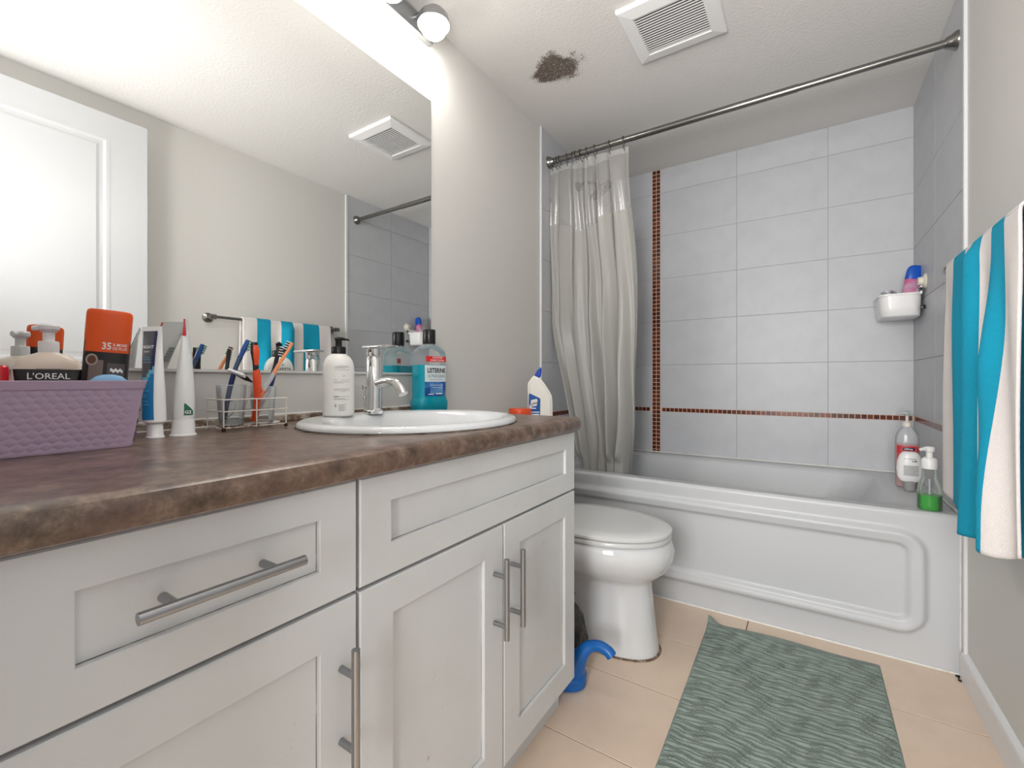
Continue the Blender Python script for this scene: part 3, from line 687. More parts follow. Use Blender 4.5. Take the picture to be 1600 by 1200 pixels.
def towel_sheet(side, zbot, tlo=0, thi=1):
    bm = B(); ns, nz_ = 106, 80
    def P_(s, t):      # s 0..1 along y (near -> far), t 0 top .. 1 bottom
        y = YB[0]+(YB[-1]-YB[0])*s
        zb = zbot(s); z = BZ+.010-(BZ+.010-zb)*t
        arc = min(1, t/.018)
        if side > 0:   # room side
            fold = .0
            fold += (.021*sst(0, .07, t)+.012*t)*math.exp(-((y-1.498)/.040)**2)
            fold += .025*math.exp(-((y-1.368)/.036)**2)*sst(.08, .5, t)*(1-.5*sst(.4, .95, t))
            fold += .034*math.exp(-((y-1.322)/.036)**2)*sst(.3, .9, t)
            fold -= .008*math.exp(-((y-1.62)/.03)**2)*sst(.0, .3, t)
            fold += .003*math.sin(y*60+4*t)*sst(0, .3, t)
            x = BXX - .0105*math.sin(arc*math.pi/2) - .004 - fold
            y2 = y - .010*t*math.sin((y-1.24)*9) + .030*t*sst(.75, 1, s)
        else:
            x = BXX + .0095*math.sin(arc*math.pi/2) + .004*math.sin(y*40)*t + .006; y2 = y-.02*t
        z2 = z + (.0 if t > .018 else .004*math.cos(arc*math.pi/2))
        return (x, y2, z2)
    g = [[bm.verts.new(P_(i/ns, j/nz_)) for i in range(ns+1)] for j in range(nz_+1)]
    for j in range(nz_):
        for i in range(ns):
            y = YB[0]+(YB[-1]-YB[0])*(i+.5)/ns
            k = sum(1 for q in YB[1:-1] if y > q)
            f = bm.faces.new((g[j][i], g[j+1][i], g[j+1][i+1], g[j][i+1])); f.material_index = k % 2
    bmesh.ops.recalc_face_normals(bm, faces=bm.faces)
    return bm
def solidify(o, th):
    md = o.modifiers.new('thickness', 'SOLIDIFY'); md.thickness = th; md.offset = 0
o = mk('front_drape', towel_sheet(1, lambda s: .592+.022*math.sin(s*7+1)-.03*math.exp(-((s-.12)/.1)**2)), [M['twhite'], M['teal']], tw, ang=180); solidify(o, .005)
o = mk('back_drape', towel_sheet(-1, lambda s: .575+.01*math.sin(s*5)), [M['twhite'], M['teal']], tw, ang=180); solidify(o, .005)
bm = B(); bm_tube(bm, [(BXX, YB[0], BZ), (BXX, YB[0]+.002, BZ)], .012, 12); bm.free()
bm = B()      # the fold over the bar
ns = 106; gg = []
for j in range(9):
    a = math.pi*j/8
    gg.append([bm.verts.new((BXX-.0145*math.cos(a)+(.001 if j > 4 else 0), YB[0]+(YB[-1]-YB[0])*i/ns, BZ+.0125*math.sin(a)+.0)) for i in range(ns+1)])
for j in range(8):
    for i in range(ns):
        y = YB[0]+(YB[-1]-YB[0])*(i+.5)/ns; k = sum(1 for q in YB[1:-1] if y > q)
        f = bm.faces.new((gg[j][i], gg[j][i+1], gg[j+1][i+1], gg[j+1][i])); f.material_index = k % 2
o = mk('top_fold', bm, [M['twhite'], M['teal']], tw, ang=180); solidify(o, .004)

# ================================================================== things on the counter
Z0 = CT + .0004
# ---- lilac woven basket
bk = thing('storage_basket', 'lilac plastic basket with woven pattern holding toiletries on the counter', 'basket', (.15, .145, Z0))
BX0, BX1, BY0, BY1 = .045, .238, .004, .281      # rim outline
ZR = .9405
def bask(z, ins=0):
    t = (z-Z0)/(ZR-Z0); s = .013*(1-t)+ins
    return rrect(BX0+s, BX1-s, BY0+s, BY1-s, z, .014-min(ins, .004), 5)
bm = B(); bm_loft(bm, [bask(Z0), bask(Z0+.003, -.001), bask(Z0+.006, 0), bask(ZR-.012, 0), bask(ZR-.012, .002), bask(Z0+.003, .0025)], True, True); mk('shell', bm, M['purple'], bk, ang=50)
bm = B(); bm_loft(bm, [bask(ZR-.0125, -.0015), bask(ZR-.0005, -.0025), bask(ZR, -.001), bask(ZR, .0025), bask(ZR-.0125, .0025), bask(ZR-.0125, -.0015)], False, False); mk('rim', bm, M['purple'], bk, ang=50)
# raised scales of the weave, in real relief, on the three visible sides
bm = B()
def weave(side):
    nrow = 9; h = (ZR-.014-Z0-.006)/nrow
    L = (BY1-BY0-.03) if side in ('f',) else (BX1-BX0-.03)
    nc = int(L/.0135)
    for r_ in range(nrow):
        for c in range(nc+1):
            u = (c+.5*(r_ % 2))*.0135
            if u > L-.006: continue
            zc = Z0+.006+h*(r_+.5); t = (zc-Z0)/(ZR-Z0); ins = .013*(1-t)
            def P_(du, dz, out):
                tt = (zc+dz-Z0)/(ZR-Z0); i2 = .013*(1-tt)
                if side == 'f': return (BX1-i2+out, BY0+.015+.002+u+du, zc+dz)
                return (BX0+.015+.002+u+du, BY1-i2+out, zc+dz)
            a = .0078; b_ = h*.62
            vv = [bm.verts.new(P_(*q)) for q in ((-a, -b_*.2, .0001), (-a*.2, -b_, .0001), (a, -b_*.15, .0001), (a*.3, b_, .0001), (.0, .0, .0016), (-a*.4, b_*.5, .0012))]
            for q in ((0, 1, 4), (1, 2, 4), (2, 3, 4), (3, 5, 4), (5, 0, 4)): bm.faces.new([vv[k] for k in q])
weave('f'); weave('s')
o = mk('weave_relief', bm, M['purple'], bk, ang=30); o['kind'] = 'stuff'
ZB = Z0+.0035

# ---- things in the basket
def rot2(x, y, a): return (x*math.cos(a)-y*math.sin(a), x*math.sin(a)+y*math.cos(a))
# deodorant: flattened stick, orange cap, leaning a little
de = thing('deodorant_stick', 'dry deodorant with orange cap and dark label standing in the lilac basket', 'deodorant', (.186, .2355, ZB), R(74), tilt=(R(1.0), R(3.6)))
de.scale = (.75, .82, .965)
# local frame: broad face towards -y', x' to the right
def dring(z, f=1, a=.0365, b_=.019): return ring(0, 0, z, a*f, b_*f, 40, 2.6)
bm = B(); bm_loft(bm, [dring(.0), dring(.004, 1.01), dring(.168), dring(.170, .99)], True, True); mk('bottle', bm, mat('deo_dark', (34, 30, 30), .3), de, world=False)
bm = B(); bm_loft(bm, [dring(.1705, 1.012), dring(.210, 1.012), dring(.2145, .985), dring(.2170, .9)], True, True); mk('cap', bm, M['orange'], de, world=False, label='orange cap')
def dface(u, v, out=.0006):
    x = u; y = -(.019*(max(0, 1-abs(u/.0365)**2.6))**(1/2.6)) - out
    return (x, y, v)
def disc(bm, cu, cv, r_, out):
    bm_loft(bm, [[dface(cu+r_*math.cos(a), cv+r_*math.sin(a), out) for a in [2*math.pi*i/24 for i in range(24)]], [dface(cu+r_*math.cos(a)*.99, cv+r_*math.sin(a)*.99, out+.0001) for a in [2*math.pi*i/24 for i in range(24)]]], False, True)
bm = B(); patch(bm, -.0362, .0362, .149, .1706, dface, 24, 2); mk('orange_band', bm, M['orange'], de, world=False)
bm = B(); patch(bm, -.026, -.004, .09, .136, lambda u, v: dface(u, v, .0007), 8, 2); mk('grey_label_panel', bm, mat('label_taupe', (126, 110, 104), .4), de, world=False)
bm = B(); disc(bm, -.022, .136, .0095, .0012); mk('seal', bm, mat('seal_grey', (170, 158, 150), .4), de, world=False)
bm = B(); disc(bm, -.022, .136, .0065, .0016); mk('seal_centre', bm, mat('seal_brown', (104, 66, 52), .4), de, world=False)
text(de, '35', .0155, M['whitetext'], lambda u, v: dface(u-.001, v+.1585, .0012), bold=.02)
text(de, '% MORE', .0062, M['whitetext'], lambda u, v: dface(u+.0195, v+.1615, .0012), bold=.01)
text(de, 'DE PLUS', .0062, M['whitetext'], lambda u, v: dface(u+.0195, v+.1555, .0012), bold=.01)
bm = B(); patch(bm, .002, .030, .108, .132, lambda u, v: dface(u, v, .0009), 6, 2); mk('product_panel', bm, mat('panel_grey', (86, 78, 78), .4), de, world=False)
for i in range(5):
    bm = B(); patch(bm, -.010, .028, .090+.003*i, .0908+.003*i, lambda u, v: dface(u, v, .0012), 6, 1); mk('print_line', bm, M['greytext'], de, world=False)
bm = B(); patch(bm, .007, .027, .118, .123, lambda u, v: dface(u, v+.0015*math.sin(u*900), .0013), 14, 1); mk('logo_swoosh', bm, M['whitetext'], de, world=False)

# ---- cream pump lotion bottle
cp = thing('lotion_bottle', 'wide cream lotion bottle with white pump in the lilac basket', 'bottle', (.100, .196, ZB), R(79))
cp.scale = (.74, .80, 1)
def cring(z, a, b_=None): return ring(0, 0, z, a, b_ or a*.55, 40, 2.5)
bm = B(); bm_loft(bm, [cring(0, .050), cring(.004, .053), cring(.10, .0555), cring(.118, .054), cring(.130, .048), cring(.138, .036), cring(.142, .022, .018), cring(.144, .016, .016)], True, True); mk('bottle', bm, M['cream'], cp, world=False, ang=60)
bm = B(); bm_lathe(bm, [(.0165, .142), (.0165, .160), (.0155, .162), (.0, .162)], 0, 0, 28); bm_lathe(bm, [(.0095, .161), (.0095, .180), (.0, .180)], 0, 0, 20)
mk('collar', bm, M['white'], cp, world=False)
bm = B(); bm_lathe(bm, [(.0105, .176), (.017, .181), (.0175, .186), (.015, .189), (.0, .1895)], .0, 0, 28); bm_tube(bm, [(0, 0, .1845), (-.012, .012, .1845), (-.024, .024, .183)], [.005, .0045, .004], 12); mk('pump_head', bm, M['white'], cp, world=False)
bm = B()
def cface(u, v, out=.0006): return (u, -(.0305*(max(0, 1-abs(u/.0555)**2.5))**(1/2.5))-out, v)
for q in ((-.018, .018, .1175, .1182), (-.018, .018, .1095, .1102), (-.018, -.0173, .1095, .1182), (.0173, .018, .1095, .1182)): patch(bm, *q, cface, 4, 1)
mk('label_frame', bm, M['greytext'], cp, world=False)

# ---- black face wash tube lying crimp up in front
lt = thing('face_wash_tube', 'black cosmetic tube with white lettering and white cap edge in the lilac basket', 'tube', (.172, .182, ZB), R(79), tilt=(R(-4), 0))
lt.scale = (.92, .92, 1)
def tubering(z, a, b_, n=28): return ring(0, 0, z, a, b_, n, 2.2)
bm = B(); bm_loft(bm, [tubering(.0, .026, .017), tubering(.02, .029, .016), tubering(.06, .034, .011), tubering(.098, .0375, .003), tubering(.104, .038, .0012), tubering(.1165, .0395, .0011)], True, True); mk('tube', bm, M['dark'], lt, world=False)
text(lt, "L'OREAL", .0125, M['whitetext'], lambda u, v: (u, -.0052+(.1035-(v+.1005))*.0-.0004, v+.1055), bold=.01, sx=1.05)
bm = B(); bm_box(bm, -.013, .008, -.0068, -.0058, .094, .0985, .0003, 1); mk('white_sticker', bm, M['white'], lt, world=False)
bm = B(); bm_box(bm, -.023, -.0225, -.0050, -.0045, .0975, .112); mk('print_line', bm, M['greytext'], lt, world=False)

# ---- red bottle at the left edge, light blue cap at the right
rb = thing('red_capped_bottle', 'bright red flat-topped cap of a bottle at the left end of the lilac basket', 'bottle', (.172, .120, ZB), R(81))
rb.scale = (.85, .9, 1)
bm = B(); bm_loft(bm, [rrect(-.024, .024, -.018, .018, .0, .008), rrect(-.024, .024, -.018, .018, .075, .008)], True, True); mk('bottle', bm, M['white'], rb, world=False)
bm = B(); bm_loft(bm, [rrect(-.026, .026, -.02, .02, .073, .009), rrect(-.026, .026, -.02, .02, .118, .009), rrect(-.024, .024, -.018, .018, .1205, .008)], True, True); mk('cap', bm, M['red'], rb, world=False, label='bright red ribbed cap')
bm = B()
for i in range(10): bm_box(bm, -.022+.0045*i, -.0205+.0045*i, -.0207, -.0195, .078, .116)
mk('cap_ribs', bm, M['red'], rb, world=False)
lb = thing('blue_lidded_jar', 'pale blue rounded lid just showing above the right end of the lilac basket', 'jar', (.2115, .240, ZB))
lb.scale = (.31, .86, 1)
bm = B(); bm_lathe(bm, [(.0, .0), (.024, .0), (.026, .004), (.026, .082), (.0, .082)], 0, 0, 32); mk('jar', bm, M['white'], lb, world=False)
bm = B(); bm_lathe(bm, [(.0275, .080), (.0285, .092), (.026, .1), (.018, .1062), (.008, .1087), (.0, .109)], 0, 0, 32); mk('lid', bm, mat('pale_blue_plastic', (140, 190, 232), .3), lb, world=False, label='pale blue domed lid')

# ---- toothpaste tubes standing on their caps, leaning back on the mirror
def paste(name, label, base, top, wtop, ang_c, ang_b, rcap, hcap, mats, zone, cat='tube'):
    """loft from round shoulder to flat crimp; lean from base to top; crimp direction ang_c"""
    t = thing(name, label, cat, base)
    bx, by, bz = base; tx, ty, tz = top; L = tz-bz
    bm = B(); n = 32
    def rg(f, a, b_, ang, z=None):
        f2 = (f-.1)/.9 if f > .1 else 0
        return ring((tx-bx)*f, (ty-by)*f, L*f, a, b_, n, 2, ang)
    bm_loft(bm, [rg(.0, rcap*1.12, rcap*1.12, 0), rg(.012, rcap*1.12, rcap*1.12, 0), rg(.016, rcap, rcap, 0), rg(hcap/L, rcap*.92, rcap*.92, 0)], True, True)
    mk('cap', bm, M['white'], t, world=False)
    bm = B(); r0 = .0165; rings = []
    fs = [hcap/L+.001, hcap/L+.02, .25, .35, .45, .55, .65, .75, .85, .93, .96, 1.0]
    for k, f in enumerate(fs):
        q = sst(fs[1], .93, f); lin = (f-fs[1])/(.93-fs[1]); lin = max(0, min(1, lin))
        a = r0+(wtop/2-r0)*lin; b_ = r0*(1-lin**1.9)+.0012
        if k == 0: a = b_ = rcap*.85
        rings.append(rg(f, a, b_, ang_c))
    bm_loft(bm, rings, True, True)
    # colour zones by face
    body = mk('tube', bm, mats, t, world=False, ang=60)
    for pl in body.data.polygons:
        c = pl.center; pl.material_index = zone(c.x-(tx-bx)*c.z/L, c.y-(ty-by)*c.z/L, c.z/L)
    return t, rg
# tube 1: dark grey and blue front panel
t1b, t1t = (.128, .327, Z0), (.036, .352, 1.046)
t1, _ = paste('toothpaste_tube', 'toothpaste tube with dark grey and blue print, nearer the lilac basket', t1b, t1t, .050, R(20), 0, .0125, .024, [M['white']], lambda x, y, z: 0)
M['t1dark'] = mat('tube_dark_grey', (78, 78, 84), .35); M['t1navy'] = mat('tube_navy', (30, 34, 84), .35); M['t1blue'] = mat('tube_blue', (14, 118, 176), .35); M['t1light'] = mat('tube_light_blue', (100, 176, 206), .35)
def t1f(u, v, out=.0008):    # u across the front, v height fraction; follows the tube front
    L = t1t[2]-t1b[2]; lin = max(0, min(1, (v-.14)/.79)); r0 = .0165
    a = r0+(.025-r0)*lin; b_ = r0*(1-lin**1.9)+.0012
    uu = max(-.98, min(.98, u/a)); yy = -(b_*math.sqrt(1-uu*uu))-out
    dx_, dy_ = rot2(u, yy, R(20))
    return ((t1t[0]-t1b[0])*v+dx_, (t1t[1]-t1b[1])*v+dy_, L*v)
def wv(v): return v
bm = B(); patch(bm, -.0155, .0125, .155, .955, lambda u, v: t1f(u*(1+.28*v), v), 10, 24); o = mk('printed_panel', bm, [M['t1blue'], M['t1light'], M['t1dark'], M['t1navy']], t1, world=False)
L1 = t1t[2]-t1b[2]
k = 0
for pl in o.data.polygons:
    i, j = k % 10, k//10; u = -.0155+.028*(i+.5)/10; v = .155+.8*(j+.5)/24; k += 1
    edge = .50+8*abs(u+.004)
    pl.material_index = 0 if v < edge-.05 else (1 if v < edge else (3 if u > .006 else 2))
text(t1, 'NIGHT', .0088, M['whitetext'], lambda u, v: t1f(u-.002, .80+v/L1, .0014), bold=.015)
text(t1, 'WHITE', .0045, M['whitetext'], lambda u, v: t1f(u-.004, .755+v/L1, .0014), bold=.01)
bm = B()
for vv in (.70, .68, .655, .40, .36, .345, .31, .28): patch(bm, -.011, .006+.003*math.sin(vv*50), vv, vv+.006, lambda u, v: t1f(u, v, .0014), 4, 1)
mk('fine_print', bm, M['t1light'], t1, world=False)
# tube 2: white with red tip and green badge
t2b, t2t = (.131, .369, Z0), (.034, .4115, 1.066)
M['t2'] = mat('tube_white', (228, 230, 230), .3)
t2, _ = paste('toothpaste_tube', 'plain white toothpaste tube with red tip and small green badge', t2b, t2t, .056, R(-30), 0, .0190, .030, [M['t2']], lambda x, y, z: 0)
L2 = t2t[2]-t2b[2]
def t2f(th, v, out=.0007):   # th: angle around the tube
    lin = max(0, min(1, (v-.15)/.78)); r0 = .0165
    a = r0+(.028-r0)*lin+out; b_ = r0*(1-lin**1.9)+.0012+out
    dx_, dy_ = rot2(a*math.cos(th), b_*math.sin(th), R(-30))
    return ((t2t[0]-t2b[0])*v+dx_, (t2t[1]-t2b[1])*v+dy_, L2*v)
bm = B(); patch(bm, R(0), R(60), .84, .995, lambda u, v: t2f(u*(1-.55*abs((v-.84)/.155-.5)), v), 8, 8); patch(bm, R(-34), R(0), .84, .995, lambda u, v: t2f(u, v), 8, 8); mk('red_tip', bm, M['red'], t2, world=False, label='red mark at the tube tip')
bm = B(); patch(bm, R(10), R(60), .165, .26, lambda u, v: t2f(u if v < .2 else R(10)+(u-R(10))*(1-(v-.2)/.07), v), 8, 6); mk('green_badge', bm, mat('badge_green', (16, 100, 74), .4), t2, world=False, label='green badge')
text(t2, 'G2', .008, M['whitetext'], lambda u, v: t2f(R(30)+u/.0165, .188+v/L2, .0013), bold=.02)
text(t2, '2', .010, M['text'], lambda u, v: t2f(R(200)-u/.02, .93+v/L2, .0012), bold=.02)
bm = B()
for i in range(16): patch(bm, R(190), R(232), .62+.009*i, .6235+.009*i+.002*(i % 3), lambda u, v: t2f(u, v, .001), 3, 1)
for i in range(5): patch(bm, R(186), R(206), .86+.008*i, .863+.008*i, lambda u, v: t2f(u, v, .001), 3, 1)
mk('barcode', bm, M['greytext'], t2, world=False)

# ---- wire rack with two clear tumblers
rk = thing('wire_tumbler_rack', 'white coated wire rack with rusty feet holding two clear tumblers', 'rack', (.1, .50, Z0))
rx0, rx1, ry0, ry1 = .066, .136, .437, .5655
bm = B(); r_ = .0014
for zz in (.9015, .8775):
    bm_tube(bm, [(rx1, ry0-.003, zz), (rx1, ry1+.003, zz)], r_, 8); bm_tube(bm, [(rx0, ry0-.003, zz), (rx0, ry1+.003, zz)], r_, 8)
    bm_tube(bm, [(rx0-.003, ry0, zz), (rx1+.003, ry0, zz)], r_, 8); bm_tube(bm, [(rx0-.003, ry1, zz), (rx1+.003, ry1, zz)], r_, 8); bm_tube(bm, [(rx0, .5015, zz), (rx1, .5015, zz)], r_, 8)
mk('rails', bm, M['wire'], rk)
for (x, y) in ((rx1, ry0), (rx1, ry1), (rx0, ry0), (rx0, ry1), (rx1, .5015), (rx0, .5015)):
    bm = B(); bm_tube(bm, [(x, y, .902), (x, y, .843)], r_, 8); mk('upright', bm, M['wire'], rk)
bm = B()
for y in (ry0, .5015, ry1): bm_tube(bm, [(rx0, y, .843), (rx1, y, .843)], r_, 8)
for x in (rx0, .101, rx1): bm_tube(bm, [(x, ry0, .8445), (x, ry1, .8445)], r_, 8)
mk('base_wires', bm, mat('rusting_wire', (222, 214, 204), .5, noise=(70, (120, 66, 44), .5, .62)), rk)
for (x, y) in ((rx1, ry0), (rx1, ry1), (rx0, ry0), (rx0, ry1)):
    bm = B(); bmesh.ops.create_uvsphere(bm, u_segments=14, v_segments=10, radius=.0042, matrix=Matrix.Translation((x, y, Z0+.0042))); mk('foot', bm, M['rust'] if (x, y) != (rx0, ry0) else M['wire'], rk)
def tumbler(loc, label, rt, rb_, h, tilt=(0, 0)):
    t = thing('tumbler', label, 'tumbler', loc, 0, None, tilt)
    bm = B(); n = 32
    bm_loft(bm, [ring(0, 0, z, r, r, n) for r, z in ((rb_, 0), (rb_+.001, .002), (rt, h), (rt-.0012, h+.0006), (rt-.002, h), (rb_-.001, .006))], True, True)
    mk('glass', bm, M['clear'], t, world=False)
    bm = B(); bm_loft(bm, [ring(0, 0, z, r, r, n) for r, z in ((rt+.0002, h-.0012), (rt+.0006, h+.0004), (rt-.0014, h+.0008))], False, False); mk('lip', bm, clearmat('lip_clear', (240, 242, 242), .4, .1), t, world=False)
    return t
tu1 = tumbler((.100, .468, .8468), 'left clear tumbler in the wire rack holding the razor and blue toothbrush', .0285, .021, .084)
bm = B(); bm_loft(bm, [ring(0, 0, z, r, r, 28) for r, z in ((.020, .002), (.0222, .012), (.020, .0135), (.018, .012))], True, False); mk('thick_base', bm, clearmat('thick_base', (236, 238, 238), .45, .1), tu1, world=False)
bm = B(); bm_tube(bm, [(.0225*math.cos(a), .006*math.sin(a)-.004, .034+.017*math.sin(a)) for a in [R(10*i) for i in range(37)]], .0016, 8); mk('moulded_ring', bm, clearmat('moulded', (245, 247, 247), .4, .08), tu1, world=False)
tu2 = tumbler((.100, .5335, .8468), 'right clear tumbler in the wire rack holding three toothbrushes', .0270, .020, .080)

# ---- toothbrushes
def brush(name, label, pts, radii, mats_r, bristles, cat='toothbrush', girth=1.25):
    """pts in room coordinates from the tail to the head tip; mats_r list of (t0, t1, material, widthscale)"""
    t = thing(name, label, cat, pts[0])
    sp = smooth_path(pts, 8); n = len(sp)
    rr_ = []
    for i in range(n):
        f = i/(n-1)*(len(radii)-1); k = min(int(f), len(radii)-2); rr_.append((radii[k]+(radii[k+1]-radii[k])*(f-k))*girth)
    for nm, a, b_, m, s in mats_r:
        i0, i1 = int(a*(n-1)), int(b_*(n-1)); bm = B(); bm_tube(bm, sp[i0:i1+1], [r*s for r in rr_[i0:i1+1]], 14, flat=.75); mk(nm, bm, m, t)
    # bristles: rows of tufts near the head, pointing along bristles['dir']
    tip = Vector(sp[-1]); back = Vector(sp[-1-max(2, n//8)]); ax = (tip-back).normalized(); dr_ = Vector(bristles['dir']).normalized()
    dr_ = (dr_-ax*dr_.dot(ax)).normalized(); sd = ax.cross(dr_)
    for c, mm_ in enumerate(bristles['mats']):
        bm = B()
        for i in range(8):
            if i % len(bristles['mats']) != c: continue
            for j in (-1, 0, 1):
                p0 = tip - ax*(.001+.0029*i) + sd*.0028*j + dr_*.002
                bm_tube(bm, [p0, p0+dr_*(.0075+.001*((i+1) % 2))], [.0013, .0012], 6)
        mk('bristles', bm, mm_, t)
    return t
wh_b = mat('bristle_white', (236, 238, 238), .6); gr_b = mat('bristle_green', (90, 170, 120), .6); bk_b = mat('bristle_black', (30, 34, 38), .6); lg_b = mat('bristle_lime', (150, 200, 60), .6)
navy = mat('brush_navy', (24, 46, 96), .35); peach = mat('brush_peach', (240, 152, 104), .35); bblue = mat('brush_blue', (28, 78, 150), .35); oran = mat('brush_orange_red', (234, 84, 46), .35); ghandle = mat('brush_grey', (196, 200, 206), .3); gblack = mat('brush_black', (34, 34, 38), .35)
toothb = []
a1 = brush('toothbrush', 'orange-red toothbrush with black edges standing in the right tumbler', [(.106, .5115, .853), (.120, .5090, .880), (.132, .5050, .915), (.138, .5010, .944), (.139, .4985, .962), (.139, .4975, .980), (.140, .4960, 1.000), (.140, .4945, 1.0205)],
           [.0040, .0045, .0050, .0058, .0040, .0042, .0062, .0045],
           [('handle', 0, .60, oran, 1.0), ('neck', .58, .80, gblack, 1.0), ('head', .78, 1.0, gblack, 1.0)], {'dir': (-1, .15, .1), 'mats': [lg_b, gr_b]}, girth=1.45)
bm = B(); bm_tube(bm, smooth_path([(.1435, .4975, .972), (.1455, .4962, .988), (.1465, .4955, 1.000), (.1450, .4945, 1.014)], 5), [.0030]+[.0052]*4+[.0066]*8+[.0056]*3, 10, flat=.5); mk('orange_head_back', bm, oran, a1, label='orange back of the head')
bm = B(); bm_tube(bm, smooth_path([(.1335, .5075, .915), (.139, .5035, .943), (.1395, .5005, .962)], 6), [.0054]*13, 12, flat=.6); mk('black_grip_edge', bm, gblack, a1)
c1 = brush('toothbrush', 'peach and grey striped toothbrush with black and white bristles in the right tumbler', [(.104, .5125, .8535), (.112, .513, .878), (.120, .5165, .905), (.127, .5265, .928), (.1335, .5380, .953), (.1375, .5500, .978), (.140, .5650, 1.003), (.1415, .5760, 1.0245)],
           [.0038, .0042, .0046, .0048, .0050, .0038, .0036, .0042],
           [('handle', 0, .40, peach, 1.0), ('grey_grip', .39, .60, ghandle, 1.02), ('neck', .58, .80, peach, 1.0), ('head', .78, 1.0, peach, 1.05)], {'dir': (-.75, -.75, .2), 'mats': [wh_b, bk_b]})
bm = B(); bm_tube(bm, smooth_path([(.108, .5155, .862), (.1165, .519, .892), (.126, .530, .915)], 6), [.0028]*13, 10); mk('grey_stripe', bm, ghandle, c1)
e1 = brush('toothbrush', 'dark navy toothbrush crossing behind the peach one in the right tumbler', [(.094, .520, .853), (.098, .529, .880), (.103, .5385, .904), (.108, .5455, .930), (.112, .5490, .950), (.115, .5530, .975), (.118, .5570, 1.000), (.119, .5600, 1.0165)],
           [.0036, .0040, .0044, .0050, .0050, .0036, .0040, .0038],
           [('handle', 0, .42, ghandle, 1.0), ('grip', .40, .66, navy, 1.05), ('neck', .64, .82, gblack, 1.0), ('head', .80, 1.0, gblack, 1.0)], {'dir': (.6, .6, .2), 'mats': [wh_b, bk_b]})
f1 = brush('toothbrush', 'blue toothbrush with green bristles leaning in the left tumbler', [(.096, .456, .853), (.098, .459, .885), (.101, .463, .915), (.105, .468, .945), (.107, .4735, .967), (.109, .4800, .986), (.110, .4880, 1.006), (.111, .4960, 1.0260)],
           [.0034, .0038, .0040, .0042, .0038, .0040, .0058, .0042],
           [('handle', 0, .55, navy, 1.0), ('neck', .53, .76, mat('brush_slate', (60, 82, 112), .35), 1.0), ('head', .74, 1.0, bblue, 1.0)], {'dir': (.2, 1, -.15), 'mats': [gr_b, wh_b]})
# disposable razor in the left tumbler
rz = thing('razor', 'black and white safety razor resting in the left tumbler with its head up', 'razor', (.12, .468, .86))
sp = smooth_path([(.1205, .470, .9525), (.121, .480, .9485), (.121, .490, .9430), (.1205, .500, .9370)], 6)
bm = B(); bm_tube(bm, sp, [.0030+.0034*math.sin(min(1, i/(len(sp)*.45))*1.57)-.0042*sst(.5, 1, i/(len(sp)-1)) for i in range(len(sp))], 12, flat=.8); mk('black_neck', bm, M['dark'], rz, label='black rubber neck')
bm = B(); bm_tube(bm, smooth_path([(.1205, .500, .9370), (.1185, .4985, .918), (.112, .489, .885), (.107, .483, .857)], 5), .0022, 8); mk('handle', bm, clearmat('clear_handle', (225, 225, 225), .45, .15), rz)
bm = B()
xf = Matrix.Translation((.121, .469, .9555)) @ Matrix.Rotation(R(-38), 4, 'X') @ Matrix.Rotation(R(30), 4, 'Z')
bm_box(bm, -.019, .019, -.006, .006, -.003, .003, .0018, 2)
mk('head', bm, M['white'], rz, xf=xf)
bm = B()
for q in (-.003, 0, .003): bm_box(bm, -.017, .017, q-.0004, q+.0004, .003, .0038)
mk('blades', bm, M['steel'], rz, xf=xf)

# ---- white soap bottle with black pump on the sink rim
wp = thing('soap_bottle', 'white soap bottle with black pump standing on the sink rim left of the faucet', 'bottle', (.139, .6985, RIM+.0007))
bm = B(); bm_lathe(bm, [(.0, 0), (.033, 0), (.0365, .003), (.037, .006), (.037, .112), (.0362, .124), (.033, .136), (.027, .1455), (.020, .151), (.0165, .153), (.0, .153)], 0, 0, 40); mk('bottle', bm, mat('white_matte_bottle', (232, 231, 226), .35), wp, world=False, ang=60)
bm = B(); bm_lathe(bm, [(.0, .153), (.0165, .153), (.0165, .1695), (.0155, .171), (.0, .171)], 0, 0, 28)
for i in range(28):
    a = 2*math.pi*i/28; bm_box(bm, .0163*math.cos(a)-.0005, .0163*math.cos(a)+.0005, .0163*math.sin(a)-.0005, .0163*math.sin(a)+.0005, .154, .169)
mk('collar', bm, M['dark'], wp, world=False)
bm = B(); bm_lathe(bm, [(.0078, .1705), (.0078, .186), (.0085, .187), (.0085, .191), (.006, .1925), (.0, .1925)], 0, 0, 20); bm_tube(bm, [(-.008, -.004, .190), (.0, .0, .1905), (.012, .0065, .1905), (.021, .012, .1885), (.023, .013, .1865)], [.004, .0055, .0038, .0026, .0022], 12); mk('pump_head', bm, M['dark'], wp, world=False)
def cyl(r, a0, out=.0005): return lambda u, v: ((r+out)*math.cos(a0+u/r), (r+out)*math.sin(a0+u/r), v)
af = R(-46)   # towards the camera
bm = B(); g_ = cyl(.037, af+R(12))
for zz, a, b_ in ((.122, -.004, .022), (.1195, -.010, .026), (.117, -.01, .014), (.1125, -.010, .026), (.089, -.012, -.002), (.0885, .004, .026), (.084, -.012, .026), (.0815, -.012, .010), (.067, -.012, .026), (.064, -.012, .026), (.0605, .004, .016), (.0495, -.012, -.001), (.0485, -.012, .026), (.0475, -.012, -.001), (.0435, -.012, .014), (.0415, -.012, .026)):
    patch(bm, a, b_, zz, zz+.0007, g_, 6, 1)
for i in range(6): patch(bm, -.001, .012+.004*(i % 2), .0145+.0028*i, .0155+.0028*i, g_, 4, 1)
mk('fine_print', bm, M['greytext'], wp, world=False)
bm = B(); patch(bm, -.010, -.006, .024, .0275, g_, 3, 1); patch(bm, -.0095, -.0065, .029, .031, g_, 3, 1); patch(bm, .010, .0125, .097, .1, g_, 3, 1)
